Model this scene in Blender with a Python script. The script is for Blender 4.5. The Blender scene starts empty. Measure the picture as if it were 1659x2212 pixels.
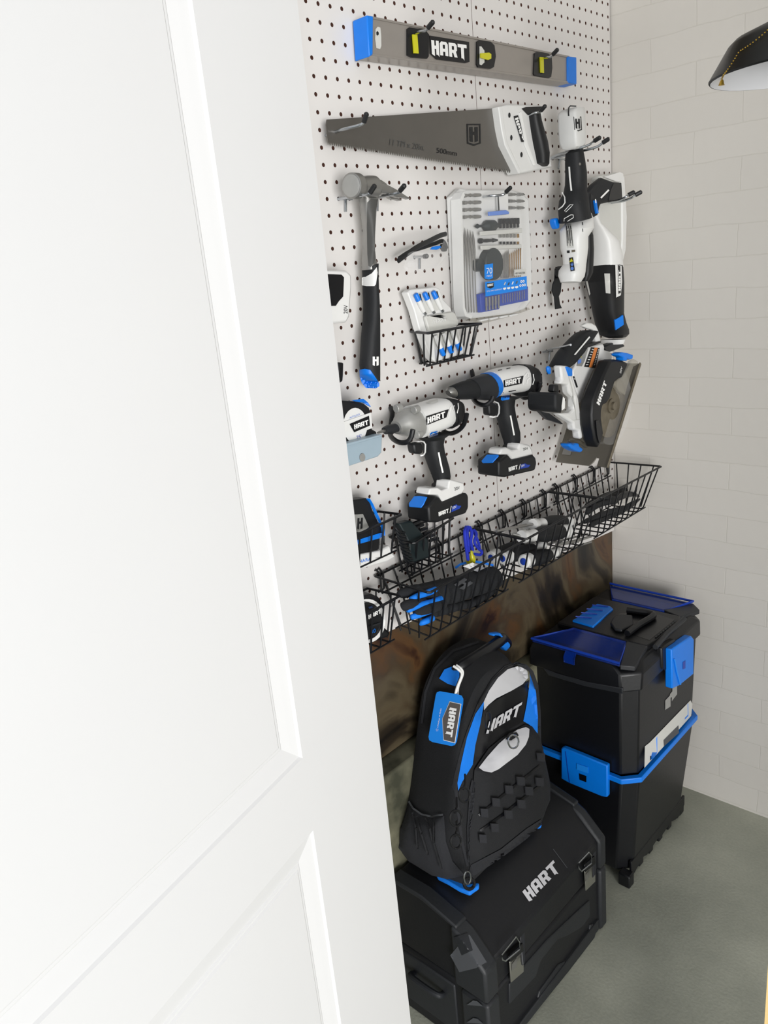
import bpy, bmesh, math, random
from mathutils import Vector, Matrix
from mathutils.bvhtree import BVHTree
random.seed(7)
scn = bpy.context.scene
col = scn.collection
# ---------------------------------------------------------------- camera, light, exposure
FPX, CX, CY = 1702.438, 829.5, 1106.0
ROT = Matrix(((0.72929837, 0.67763723, -0.09450747),
              (0.13613162, -0.27908212, -0.95056896),
              (-0.67051627, 0.68038294, -0.29578199)))       # world -> camera (x right, y down, z forward)
CAM = Vector((0.98667, -0.94233, 1.49625))
cam_d = bpy.data.cameras.new('camera'); cam = bpy.data.objects.new('camera', cam_d); col.objects.link(cam)
cam_d.sensor_fit = 'VERTICAL'; cam_d.sensor_height = 24.0; cam_d.lens = FPX / 2212.0 * 24.0
cam_d.clip_start = 0.02
RT = ROT.transposed()
m = Matrix((( RT[0][0], -RT[0][1], -RT[0][2]), (RT[1][0], -RT[1][1], -RT[1][2]), (RT[2][0], -RT[2][1], -RT[2][2])))
cam.matrix_world = Matrix.Translation(CAM) @ m.to_4x4()
scn.camera = cam
scn.view_settings.view_transform = 'Standard'; scn.view_settings.look = 'None'
scn.view_settings.gamma = 1.0; scn.view_settings.use_curve_mapping = False
scn.view_settings.exposure = 0.0
w = bpy.data.worlds.new('world'); scn.world = w; w.use_nodes = True
w.node_tree.nodes['Background'].inputs[0].default_value = (0.93, 0.96, 1.0, 1)
w.node_tree.nodes['Background'].inputs[1].default_value = 0.76
def area(name, loc, target, sx, sy, power, colour=(1, 1, 1)):
    d = bpy.data.lights.new(name, 'AREA'); d.shape = 'RECTANGLE'; d.size = sx; d.size_y = sy; d.energy = power; d.color = colour
    o = bpy.data.objects.new(name, d); col.objects.link(o); o.location = loc
    o.rotation_euler = (Vector(target) - Vector(loc)).to_track_quat('-Z', 'Y').to_euler(); return o
area('daylight_window', (4.6, -2.9, 1.0), (0.1, 0.2, 1.35), 2.4, 2.0, 255.0, (1.0, 0.99, 0.98))

# ---------------------------------------------------------------- helpers
def Z(x0, y0, s): return lambda p: (x0 + p[0] / s, y0 + p[1] / s)
ID = lambda p: p
ZL1 = Z(650, 0, 2.37); ZL2 = Z(690, 360, 3.3857); ZT = Z(1130, 210, 4.255); ZS = Z(1120, 680, 4.609); ZD = Z(730, 760, 3.5298)
ZK = Z(760, 1040, 2.9625); ZB = Z(800, 1340, 3.568); ZR = Z(1120, 1230, 3.116); ZC = Z(820, 1640, 3.072); ZLa = Z(1300, 0, 4.621)
ZV = Z(760, 1100, 5.53); ZQ = Z(1180, 740, 7.541); ZG = Z(960, 400, 8.295); ZH = Z(960, 540, 8.295); ZW = Z(980, 1110, 6.9125)
ZE = Z(1240, 1000, 8.295); ZX = Z(770, 1060, 7.213); ZE1 = Z(700, 500, 5.53); ZT4 = Z(1180, 560, 7.541); ZT3 = Z(1180, 340, 7.541)
ZA = Z(640, 0, 4.1475); ZRT = Z(1160, 1240, 4.366); ZC2 = Z(850, 1840, 3.6065)
def ray(p): return RT @ Vector(((p[0] - CX) / FPX, (p[1] - CY) / FPX, 1.0))
def at(p, ax, v):
    d = ray(p); return CAM + d * ((v - CAM[ax]) / d[ax])
def atx(p, x): return at(p, 0, x)

def srgb(h):
    if isinstance(h, str): h = [int(h[i:i + 2], 16) / 255 for i in (0, 2, 4)]
    return tuple(c / 12.92 if c <= 0.04045 else ((c + 0.055) / 1.055) ** 2.4 for c in h) + (1,)
def mat(name, hexc, rough=0.45, metal=0.0, noise=0.0, scale=60, bump=0.0, spec=0.5, emit=0):
    M = bpy.data.materials.new(name); M.use_nodes = True; nt = M.node_tree; b = nt.nodes['Principled BSDF']
    c = srgb(hexc); b.inputs['Base Color'].default_value = c; b.inputs['Roughness'].default_value = rough
    b.inputs['Metallic'].default_value = metal; b.inputs['Specular IOR Level'].default_value = spec
    if noise or bump:
        tc = nt.nodes.new('ShaderNodeTexCoord'); n = nt.nodes.new('ShaderNodeTexNoise'); n.inputs['Scale'].default_value = scale
        n.inputs['Detail'].default_value = 3; nt.links.new(tc.outputs['Object'], n.inputs['Vector'])
        if noise:
            r = nt.nodes.new('ShaderNodeMixRGB'); r.blend_type = 'MIX'
            r.inputs[1].default_value = tuple(v * (1 - noise) for v in c[:3]) + (1,)
            r.inputs[2].default_value = tuple(min(1, v * (1 + noise)) for v in c[:3]) + (1,)
            nt.links.new(n.outputs['Fac'], r.inputs[0]); nt.links.new(r.outputs[0], b.inputs['Base Color'])
        if bump:
            bp = nt.nodes.new('ShaderNodeBump'); bp.inputs['Strength'].default_value = bump; bp.inputs['Distance'].default_value = 0.001
            nt.links.new(n.outputs['Fac'], bp.inputs['Height']); nt.links.new(bp.outputs[0], b.inputs['Normal'])
    return M
def clear(name, hexc, alpha, rough=0.08, edge=0.12):
    M = bpy.data.materials.new(name); M.use_nodes = True; nt = M.node_tree; nt.nodes.clear()
    o = nt.nodes.new('ShaderNodeOutputMaterial'); t = nt.nodes.new('ShaderNodeBsdfTransparent'); g = nt.nodes.new('ShaderNodeBsdfPrincipled')
    g.inputs['Base Color'].default_value = srgb(hexc); g.inputs['Roughness'].default_value = rough
    fr = nt.nodes.new('ShaderNodeLayerWeight'); fr.inputs['Blend'].default_value = 0.25
    ma = nt.nodes.new('ShaderNodeMath'); ma.operation = 'MULTIPLY_ADD'; ma.inputs[1].default_value = edge; ma.inputs[2].default_value = alpha; ma.use_clamp = True
    mx = nt.nodes.new('ShaderNodeMixShader'); nt.links.new(fr.outputs['Facing'], ma.inputs[0]); nt.links.new(ma.outputs[0], mx.inputs[0])
    nt.links.new(t.outputs[0], mx.inputs[1]); nt.links.new(g.outputs[0], mx.inputs[2]); nt.links.new(mx.outputs[0], o.inputs[0])
    return M
M_ = {
 'white': mat('white_plastic', 'e4e4e2', 0.4, noise=.03), 'offwhite': mat('pale_plastic', 'cfcfca', 0.5, noise=.03),
 'black': mat('black_plastic', '0f1013', 0.5, noise=.15), 'rubber': mat('black_rubber', '15171a', 0.65, noise=.2, scale=300, bump=.3),
 'gloss': mat('glossy_black', '0a0b10', 0.3), 'grey': mat('grey_plastic', '4c4e52', 0.5), 'dgrey': mat('dark_grey_plastic', '222428', 0.5, noise=.1),
 'blue': mat('blue_plastic', '0078e2', 0.42, noise=.05), 'dblue': mat('deep_blue_plastic', '103ca6', 0.4),
 'chrome': mat('zinc_wire', 'b8bcc0', 0.25, 1.0), 'steel': mat('brushed_steel', '9d9c99', 0.34, 0.8, noise=.08, scale=40),
 'alum': mat('satin_aluminium', 'a39d97', 0.36, 0.45, noise=.04, scale=30), 'blade': mat('saw_steel', '807d79', 0.36, 0.85, noise=.1, scale=15), 'castgrey': mat('cast_alloy', 'a4a4a1', 0.4, 0.35, noise=.1),
 'wire': mat('black_wire', '0e0f13', 0.4), 'ink': mat('black_print', '17181a', 0.5), 'inkgrey': mat('grey_print', '4a4a48', 0.6), 'paint': mat('white_print', 'f4f4f2', 0.5),
 'yellow': mat('yellow_vial', 'c9c520', 0.3), 'gold': mat('gold_coated_steel', 'b0884a', 0.3, 0.9), 'orange': mat('orange_print', 'd9803c', 0.5),
 'bin': mat('blue_grey_plastic', '9db0bc', 0.4, noise=.04), 'fabric': mat('black_fabric', '141518', 0.85, noise=.2, scale=400, bump=.5),
 'fabric2': mat('charcoal_fabric', '222327', 0.9, noise=.2, scale=400, bump=.5), 'bluefab': mat('blue_fabric', '007ae6', 0.7, noise=.06, scale=200, bump=.3),
 'reflect': mat('silver_fabric', 'c9c9cc', 0.6, noise=.08, scale=25, bump=.5), 'chest': mat('chest_plastic', '121317', 0.5, noise=.12, scale=200, bump=.25),
 'chestl': mat('ribbed_chest_plastic', '222427', 0.55, noise=.1, scale=200, bump=.25), 'toolbox': mat('toolbox_plastic', '0c0d11', 0.42, noise=.12, scale=150, bump=.15),
 'latch': mat('nickel_latch', 'b9b8b0', 0.3, 0.9), 'brass': mat('brass', 'c9a648', 0.3, 1.0), 'tagblue': mat('tag_blue', '1689ee', 0.5),
 'cardgrey': mat('tag_grey', '5a5450', 0.6), 'cord': mat('blue_cord', '2034c0', 0.8, noise=.3, scale=600, bump=.5), 'hex': mat('black_oxide_steel', '1c1e22', 0.35, 0.5),
 'hexg': mat('dark_green_plastic', '101d20', 0.5), 'clear': clear('clear_plastic', 'eeeeee', 0.06), 'clearblue': clear('clear_blue_plastic', '0c3494', 0.5, 0.12),
 'clearsmoke': clear('clear_smoky_plastic', 'aaa598', 0.30), 'smokelens': clear('clear_lens', 'f5f5f5', 0.05), 'bluewhite': mat('pale_blue', '5d86d8', 0.4),
 'shoe': mat('steel_plate', '77736a', 0.45, 0.6, noise=.2, scale=18), 'rust': mat('worn_bronze', '7a7262', 0.5, 0.5, noise=.3, scale=90),
 'glove': mat('black_glove_fabric', '191b1f', 0.9, noise=.2, scale=500, bump=.5), 'lampblk': mat('black_enamel', '141616', 0.35), 'lampwht': mat('white_enamel', 'c6c7ca', 0.4),
}
TOP = []
def link(name, me, material=None, parent=None):
    o = bpy.data.objects.new(name, me); col.objects.link(o)
    if material is not None: me.materials.append(M_[material] if isinstance(material, str) else material)
    if parent is not None: o.parent = parent
    else: TOP.append(o)
    return o
def thing(name, label, cat, group=None):
    o = bpy.data.objects.new(name, None); col.objects.link(o); o['label'] = label; o['category'] = cat
    o.empty_display_size = .02
    if group: o['group'] = group
    TOP.append(o); return o
def tag(o, label, cat, group=None, kind=None):
    o['label'] = label; o['category'] = cat
    if group: o['group'] = group
    if kind: o['kind'] = kind
    return o
def struct(o, label=None, cat=None):
    o['kind'] = 'structure'
    if label: o['label'] = label; o['category'] = cat
    return o
def smooth(me, ang=35):
    for p in me.polygons: p.use_smooth = True
    try: me.set_sharp_from_angle(angle=math.radians(ang))
    except Exception: pass
def bevel(o, wd, seg=2):
    b = o.modifiers.new('bevel', 'BEVEL'); b.width = wd; b.segments = seg; b.limit_method = 'ANGLE'; b.angle_limit = math.radians(35)
    b.harden_normals = False; b.use_clamp_overlap = True
    return o
def fin(name, bm, material, parent=None, bev=0, sm=True, seg=2):
    bmesh.ops.recalc_face_normals(bm, faces=bm.faces)
    me = bpy.data.meshes.new(name); bm.to_mesh(me); bm.free()
    if sm: smooth(me)
    o = link(name, me, material, parent)
    if bev: bevel(o, bev, seg)
    return o
def add_prism(bm, front, back):
    f = [bm.verts.new(v) for v in front]; b = [bm.verts.new(v) for v in back]; n = len(f)
    bm.faces.new(f); bm.faces.new(b[::-1])
    for i in range(n): bm.faces.new((f[i], b[i], b[(i + 1) % n], f[(i + 1) % n]))
def add_box(bm, a, b):
    x0, y0, z0 = a; x1, y1, z1 = b
    add_prism(bm, [(x0, y0, z1), (x1, y0, z1), (x1, y1, z1), (x0, y1, z1)], [(x0, y0, z0), (x1, y0, z0), (x1, y1, z0), (x0, y1, z0)])
def box(name, a, b, material, parent=None, bev=0):
    bm = bmesh.new(); add_box(bm, a, b); return fin(name, bm, material, parent, bev)
def prism(name, front, vec, material, parent=None, bev=0, scale=1.0):
    front = [Vector(p) for p in front]; vec = Vector(vec); c = sum(front, Vector()) / len(front)
    bm = bmesh.new(); add_prism(bm, front, [c + (p - c) * scale + vec for p in front]); return fin(name, bm, material, parent, bev)
def trace(name, z, pts, xf, xb, material, parent=None, bev=.0015, scale=1.0):
    """outline measured on the plane x = xf, solid back to x = xb"""
    return prism(name, [atx(z(p), xf) for p in pts], (xb - xf, 0, 0), material, parent, bev, scale)
def tracey(name, z, pts, yf, yb, material, parent=None, bev=.0015):
    return prism(name, [at(z(p), 1, yf) for p in pts], (0, yb - yf, 0), material, parent, bev)
def add_ring_loft(bm, rings, closed=False):
    vs = [[bm.verts.new(p) for p in r] for r in rings]; n = len(vs[0])
    for i in range(len(vs) - (0 if closed else 1)):
        a, b = vs[i], vs[(i + 1) % len(vs)]
        for j in range(n): bm.faces.new((a[j], a[(j + 1) % n], b[(j + 1) % n], b[j]))
    if not closed:
        bm.faces.new(vs[0][::-1]); bm.faces.new(vs[-1])
def add_tube(bm, pts, r, n=8, closed=False, flat=1.0, up=None):
    pts = [Vector(p) for p in pts]; k = len(pts); rs = r if isinstance(r, (list, tuple)) else [r] * k
    rings = []; prev = None
    for i in range(k):
        if closed: t = pts[(i + 1) % k] - pts[i - 1]
        else: t = pts[min(i + 1, k - 1)] - pts[max(i - 1, 0)]
        if t.length < 1e-9: t = Vector((0, 0, 1))
        t.normalize()
        if prev is None:
            a = Vector(up) if up else Vector((0, 0, 1))
            if abs(a.dot(t)) > .9: a = Vector((1, 0, 0))
            u = (a - t * a.dot(t)).normalized()
        else:
            u = prev - t * prev.dot(t)
            u = u.normalized() if u.length > 1e-6 else prev
        prev = u; v = t.cross(u)
        rings.append([pts[i] + u * (rs[i] * math.cos(2 * math.pi * j / n)) + v * (rs[i] * flat * math.sin(2 * math.pi * j / n)) for j in range(n)])
    add_ring_loft(bm, rings, closed)
def tube(name, pts, r, material, parent=None, n=10, closed=False, flat=1.0, up=None):
    bm = bmesh.new(); add_tube(bm, pts, r, n, closed, flat, up); return fin(name, bm, material, parent)
def curve(pts, k=6):
    """Catmull-Rom through points"""
    P = [Vector(p) for p in pts]; out = []
    for i in range(len(P) - 1):
        p0 = P[max(i - 1, 0)]; p1 = P[i]; p2 = P[i + 1]; p3 = P[min(i + 2, len(P) - 1)]
        for j in range(k):
            t = j / k
            out.append(.5 * ((2 * p1) + (p2 - p0) * t + (2 * p0 - 5 * p1 + 4 * p2 - p3) * t * t + (3 * p1 - p0 - 3 * p2 + p3) * t ** 3))
    out.append(P[-1]); return out
def loft(name, z, prs, xc, material, parent=None, n=20, ex=2.4, depth=None, cap=.0):
    """body lying along the board: pairs of outline points give each cross-section"""
    rings = []
    for i, q in enumerate(prs):
        xx = xc[i] if isinstance(xc, (list, tuple)) else xc
        a = atx(z(q[0:2]), xx); b = atx(z(q[2:4]), xx); c = (a + b) / 2; e = (a - b); A = e.length / 2; e.normalize()
        rr = ray(z(((q[0] + q[2]) / 2, (q[1] + q[3]) / 2))); s = abs((rr.y * e.y + rr.z * e.z) / rr.x)
        d = q[4] if len(q) > 4 else depth
        if d is None: ra = rb = A / math.sqrt(1 + s * s)
        else:
            rb = d; ra = math.sqrt(max(A * A - (rb * s) ** 2, (A * .35) ** 2))
        X = Vector((1, 0, 0)); ring = []
        for j in range(n):
            t = 2 * math.pi * j / n; ct, st = math.cos(t), math.sin(t)
            ring.append(c + e * (ra * math.copysign(abs(ct) ** (2 / ex), ct)) + X * (rb * math.copysign(abs(st) ** (2 / ex), st)))
        rings.append(ring)
    # keep ring orientation consistent
    for i in range(1, len(rings)):
        d0 = sum((rings[i][j] - rings[i - 1][j]).length for j in range(n)); fl = [rings[i][(n // 2 - j) % n] for j in range(n)]
        d1 = sum((fl[j] - rings[i - 1][j]).length for j in range(n))
        if d1 < d0: rings[i] = fl
    bm = bmesh.new(); add_ring_loft(bm, rings); return fin(name, bm, material, parent, cap)
def lathe(name, a, b, prof, material, parent=None, n=24):
    """profile [(t along a->b in metres, radius)]"""
    a = Vector(a); b = Vector(b); t = (b - a).normalized(); u = t.orthogonal().normalized(); v = t.cross(u)
    rings = [[a + t * d + u * (r * math.cos(2 * math.pi * j / n)) + v * (r * math.sin(2 * math.pi * j / n)) for j in range(n)] for d, r in prof]
    bm = bmesh.new(); add_ring_loft(bm, rings); return fin(name, bm, material, parent)
# --- lettering -----------------------------------------------------------------------------------
HG = {  # heavy block capitals, unit height
 'H': [[(0, 1), (.27, 1), (.27, .64), (.4, .64), (.4, 1), (.66, 1), (.66, .36), (.66, -.14), (.52, 0), (.4, 0), (.4, .4), (.27, .4), (.27, -.12), (0, 0)]],
 'A': [[(0, 0), (0, .84), (.14, 1), (.58, 1), (.72, .84), (.72, 0), (.46, 0), (.46, .28), (.27, .28), (.27, 0)], [(.27, .5), (.46, .5), (.46, .78), (.27, .78)]],
 'R': [[(0, 0), (0, 1), (.58, 1), (.72, .86), (.72, .5), (.62, .4), (.74, 0), (.46, 0), (.38, .3), (.27, .3), (.27, 0)], [(.27, .52), (.46, .52), (.46, .78), (.27, .78)]],
 'T': [[(0, 1), (.8, 1), (.8, .76), (.54, .76), (.54, -.14), (.42, 0), (.28, 0), (.28, .76), (0, .76)]],
}
def hart_polys():
    out = []; x = 0
    for ch, wd in (('H', .74), ('A', .8), ('R', .8), ('T', .8)):
        out += [[((x + px) / 3.14, py) for px, py in pl] for pl in HG[ch]]; x += wd
    return out
EMB = [[(0, .0), (.5, -.12), (1, 0), (1, 1), (0, 1)], [(.09, .06), (.5, -.03), (.91, .06), (.91, .93), (.09, .93)],
       [(.2, .12), (.42, .07), (.42, .44), (.58, .44), (.58, .07), (.8, .12), (.8, .84), (.58, .84), (.58, .6), (.42, .6), (.42, .84), (.2, .84)]]
def map_polys(polys, z, bl, br, tl):
    bl, br, tl = Vector(z(bl)), Vector(z(br)), Vector(z(tl)); ux = br - bl; uy = tl - bl
    return [[tuple(bl + ux * x + uy * y) for x, y in pl] for pl in polys]
def fill2d(polys):
    cu = bpy.data.curves.new('tmp', 'CURVE'); cu.dimensions = '2D'; cu.fill_mode = 'BOTH'
    for pl in polys:
        sp = cu.splines.new('POLY'); sp.points.add(len(pl) - 1); sp.use_cyclic_u = True
        for i, p in enumerate(pl): sp.points[i].co = (p[0] / 100, p[1] / 100, 0, 1)
    o = bpy.data.objects.new('tmp', cu); col.objects.link(o)
    me = bpy.data.meshes.new_from_object(o.evaluated_get(bpy.context.evaluated_depsgraph_get()))
    bpy.data.objects.remove(o); bpy.data.curves.remove(cu)
    for v in me.vertices: v.co *= 100
    return me
def text2d(s, z, bl, br, tl):
    cu = bpy.data.curves.new('tmp', 'FONT'); cu.body = s; cu.fill_mode = 'BOTH'
    o = bpy.data.objects.new('tmp', cu); col.objects.link(o)
    me = bpy.data.meshes.new_from_object(o.evaluated_get(bpy.context.evaluated_depsgraph_get()))
    bpy.data.objects.remove(o); bpy.data.curves.remove(cu)
    xs = [v.co.x for v in me.vertices]; ys = [v.co.y for v in me.vertices]; x0, x1, y0, y1 = min(xs), max(xs), min(ys), max(ys)
    bl, br, tl = Vector(z(bl)), Vector(z(br)), Vector(z(tl))
    for v in me.vertices:
        q = bl + (br - bl) * ((v.co.x - x0) / (x1 - x0)) + (tl - bl) * ((v.co.y - y0) / (y1 - y0)); v.co = (q.x, q.y, 0)
    return me
def bvh_of(objs):
    vs, fs = [], []
    for o in objs if isinstance(objs, (list, tuple)) else [objs]:
        k = len(vs); vs += [v.co.copy() for v in o.data.vertices]; fs += [[i + k for i in p.vertices] for p in o.data.polygons]
    return BVHTree.FromPolygons(vs, fs)
def pdist(p, poly):
    best = 1e9
    for i in range(len(poly)):
        a = Vector(poly[i]); b = Vector(poly[(i + 1) % len(poly)]); ab = b - a; t = max(0, min(1, (p - a).dot(ab) / max(ab.dot(ab), 1e-9)))
        best = min(best, (p - a - ab * t).length)
    return best
def onto(name, me, target, material, parent=None, off=.0008, th=0, fine=0, bulge=0, poly=None, soft=14, plane=False, bev=0):
    """lay a flat outline on the surface of the part it is printed or sewn on"""
    if parent is not None and not isinstance(target, (list, tuple)):
        if target.parent == parent: parent = target
        elif target.parent is not None and target.parent.parent == parent: parent = target.parent
    bm = bmesh.new(); bm.from_mesh(me); bpy.data.meshes.remove(me)
    bmesh.ops.remove_doubles(bm, verts=bm.verts, dist=.01)
    if fine:
        bmesh.ops.triangulate(bm, faces=bm.faces)
        for _ in range(7):
            es = [e for e in bm.edges if e.calc_length() > fine]
            if not es: break
            bmesh.ops.subdivide_edges(bm, edges=es, cuts=1); bmesh.ops.triangulate(bm, faces=[f for f in bm.faces if len(f.verts) > 3])
    T = bvh_of(target); hits = []; nrm = Vector()
    for v in bm.verts:
        d = ray((v.co.x, v.co.y)).normalized(); h = T.ray_cast(CAM, d)
        hits.append((v, d, h[0], h[1]))
        if h[0] is not None:
            n = h[1] if h[1].dot(d) < 0 else -h[1]; nrm += n
    ok = [h for h in hits if h[2] is not None]
    if not ok: bm.free(); print('no surface under', name); return None
    nrm.normalize()
    pc = sum((h[2] for h in ok), Vector()) / len(ok)
    for v, d, h, n in hits:
        src = Vector((v.co.x, v.co.y))
        if plane: q = CAM + d * ((pc - CAM).dot(nrm) / d.dot(nrm))
        elif h is None:
            k = min(ok, key=lambda o: (o[1] - d).length); q = CAM + d * (k[2] - CAM).dot(d)
        else: q = h
        b = 0
        if bulge and poly:
            t = min(1, pdist(src, poly) / soft); b = bulge * math.sin(t * math.pi / 2)
        v.co = q + nrm * (off + b)
    if th:
        g = bmesh.ops.extrude_face_region(bm, geom=list(bm.faces))
        for e in g['geom']:
            if isinstance(e, bmesh.types.BMVert): e.co += nrm * th
    return fin(name, bm, material, parent, bev, sm=True)
def patch(name, z, pts, target, material, parent=None, **k):
    pl = [z(p) for p in pts]; return onto(name, fill2d([pl]), target, material, parent, poly=pl, **k)
def stroke(name, z, pts, wd, target, material, parent=None, closed=False, **k):
    P = [Vector(z(p)) for p in pts]; L = []; R = []
    for i in range(len(P)):
        a = P[i - 1] if (i or closed) else P[i]; b = P[(i + 1) % len(P)] if (i < len(P) - 1 or closed) else P[i]
        t = (b - a).normalized(); n = Vector((-t.y, t.x)) * wd / 2; L.append(tuple(P[i] + n)); R.append(tuple(P[i] - n))
    me = fill2d([L, R]) if closed else fill2d([L + R[::-1]])
    return onto(name, me, target, material, parent, **k)
def hart(z, bl, br, tl, target, parent, material='paint', **k): return onto('brand_lettering', fill2d(map_polys(hart_polys(), z, bl, br, tl)), target, material, parent, **k)
def emblem(z, bl, br, tl, target, parent, material='ink', **k): return onto('emblem', fill2d(map_polys(EMB, z, bl, br, tl)), target, material, parent, **k)
def words(s, z, bl, br, tl, target, parent, material='ink', name='lettering', **k): return onto(name, text2d(s, z, bl, br, tl), target, material, parent, **k)
# ================================================================ the room
def nodes(M): return M.node_tree, M.node_tree.nodes['Principled BSDF']
def floor_mat():
    M = mat('concrete_floor', '8e9189', 0.55); nt, b = nodes(M)
    tc = nt.nodes.new('ShaderNodeTexCoord'); n1 = nt.nodes.new('ShaderNodeTexNoise'); n1.inputs['Scale'].default_value = 3.2; n1.inputs['Detail'].default_value = 9
    n2 = nt.nodes.new('ShaderNodeTexNoise'); n2.inputs['Scale'].default_value = 160
    r = nt.nodes.new('ShaderNodeValToRGB'); r.color_ramp.elements[0].position = .3; r.color_ramp.elements[0].color = srgb('9a9d90')
    r.color_ramp.elements[1].position = .72; r.color_ramp.elements[1].color = srgb('b0b2a4')
    e = r.color_ramp.elements.new(.64); e.color = srgb('c4c6b6')
    mx = nt.nodes.new('ShaderNodeMixRGB'); mx.blend_type = 'MULTIPLY'; mx.inputs[0].default_value = .25
    for n in (n1, n2): nt.links.new(tc.outputs['Object'], n.inputs['Vector'])
    nt.links.new(n1.outputs['Fac'], r.inputs[0]); nt.links.new(r.outputs[0], mx.inputs[1]); nt.links.new(n2.outputs['Fac'], mx.inputs[2])
    nt.links.new(mx.outputs[0], b.inputs['Base Color'])
    bp = nt.nodes.new('ShaderNodeBump'); bp.inputs['Strength'].default_value = .25; bp.inputs['Distance'].default_value = .002
    nt.links.new(n2.outputs['Fac'], bp.inputs['Height']); nt.links.new(bp.outputs[0], b.inputs['Normal']); return M
def brick_mat():
    M = mat('painted_brick', 'cbc7bf', 0.6); nt, b = nodes(M)
    tc = nt.nodes.new('ShaderNodeTexCoord'); mp = nt.nodes.new('ShaderNodeMapping'); mp.inputs['Rotation'].default_value = (math.radians(90), 0, 0)
    nw = nt.nodes.new('ShaderNodeTexNoise'); nw.inputs['Scale'].default_value = 9; nw.inputs['Detail'].default_value = 4
    add = nt.nodes.new('ShaderNodeMixRGB'); add.blend_type = 'ADD'; add.inputs[0].default_value = .012
    br = nt.nodes.new('ShaderNodeTexBrick'); br.inputs['Scale'].default_value = 1; br.inputs['Brick Width'].default_value = .205; br.inputs['Row Height'].default_value = .0685
    br.inputs['Mortar Size'].default_value = .0014; br.inputs['Mortar Smooth'].default_value = .6
    br.inputs['Color1'].default_value = srgb('dad6cf'); br.inputs['Color2'].default_value = srgb('d8d4cd'); br.inputs['Mortar'].default_value = srgb('d3cfc7')
    nt.links.new(tc.outputs['Object'], mp.inputs['Vector']); nt.links.new(tc.outputs['Object'], nw.inputs['Vector'])
    nt.links.new(mp.outputs[0], add.inputs[1]); nt.links.new(nw.outputs['Color'], add.inputs[2]); nt.links.new(add.outputs[0], br.inputs['Vector'])
    nt.links.new(br.outputs['Color'], b.inputs['Base Color'])
    n2 = nt.nodes.new('ShaderNodeTexNoise'); n2.inputs['Scale'].default_value = 45; nt.links.new(tc.outputs['Object'], n2.inputs['Vector'])
    sb = nt.nodes.new('ShaderNodeMath'); sb.operation = 'SUBTRACT'; nt.links.new(n2.outputs['Fac'], sb.inputs[0]); nt.links.new(br.outputs['Fac'], sb.inputs[1])
    bp = nt.nodes.new('ShaderNodeBump'); bp.inputs['Strength'].default_value = .28; bp.inputs['Distance'].default_value = .0025
    nt.links.new(sb.outputs[0], bp.inputs['Height']); nt.links.new(bp.outputs[0], b.inputs['Normal']); return M
def patina_mat():
    M = mat('brown_patina', '3a3226', 0.42); nt, b = nodes(M)
    tc = nt.nodes.new('ShaderNodeTexCoord'); n1 = nt.nodes.new('ShaderNodeTexNoise'); n1.inputs['Scale'].default_value = 4.2; n1.inputs['Detail'].default_value = 9; n1.inputs['Distortion'].default_value = 1.2
    r = nt.nodes.new('ShaderNodeValToRGB'); el = r.color_ramp.elements
    el[0].position = .34; el[0].color = srgb('0d0b0a'); el[1].position = .74; el[1].color = srgb('6a4626')
    for p, c in ((.42, '2a231a'), (.49, '544a38'), (.55, '453828'), (.61, '553c24'), (.66, '2e1a12')):
        e = el.new(p); e.color = srgb(c)
    nt.links.new(tc.outputs['Object'], n1.inputs['Vector']); nt.links.new(n1.outputs['Fac'], r.inputs[0]); nt.links.new(r.outputs[0], b.inputs['Base Color'])
    return M
def curb_mat():
    M = mat('stained_concrete', '5b5a48', 0.7); nt, b = nodes(M)
    tc = nt.nodes.new('ShaderNodeTexCoord'); n1 = nt.nodes.new('ShaderNodeTexNoise'); n1.inputs['Scale'].default_value = 14; n1.inputs['Detail'].default_value = 8
    r = nt.nodes.new('ShaderNodeValToRGB'); r.color_ramp.elements[0].position = .35; r.color_ramp.elements[0].color = srgb('3e3f31')
    r.color_ramp.elements[1].position = .7; r.color_ramp.elements[1].color = srgb('7f7c66')
    nt.links.new(tc.outputs['Object'], n1.inputs['Vector']); nt.links.new(n1.outputs['Fac'], r.inputs[0]); nt.links.new(r.outputs[0], b.inputs['Base Color'])
    bp = nt.nodes.new('ShaderNodeBump'); bp.inputs['Strength'].default_value = .5; bp.inputs['Distance'].default_value = .004
    nt.links.new(n1.outputs['Fac'], bp.inputs['Height']); nt.links.new(bp.outputs[0], b.inputs['Normal']); return M
struct(box('floor', (-.2, -3.2, -.1), (3.2, 1.2, 0), floor_mat()))
YE = .955
struct(box('wall_back', (-.2, YE, 0), (2.2, YE + .12, 2.6), brick_mat()))
struct(box('wall_right', (1.5, 0.0, 0), (1.62, YE, 2.42), mat('plaster', 'd8d4cc', .7)))  # unseen side wall, placed to dim the far end of the pegboard
struct(box('ceiling', (-.16, 0.0, 2.42), (1.62, YE + .12, 2.5), mat('ceiling_paint', 'd8d6d2', .8)))  # unseen ceiling, added so the top of the board gets less light
struct(box('wall_left', (-.16, -1.3, 0), (-.026, YE, 2.6), patina_mat()))
struct(box('trim_1', (-.026, -1.3, 0), (.028, YE, .548), curb_mat(), bev=.006))      # rough concrete curb under the wall
bm = bmesh.new(); add_prism(bm, [(-.008, -1.3, .56), (-.008, YE, .56), (-.008, YE, .80), (-.008, .6, .84), (-.008, .0, .88), (-.008, -1.3, .92)],
          [(-.025, -1.3, .56), (-.025, YE, .56), (-.025, YE, .80), (-.025, .6, .84), (-.025, .0, .88), (-.025, -1.3, .92)])
struct(fin('trim_2', bm, patina_mat(), None, .001))                                     # stained backing board below the pegboard
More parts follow.
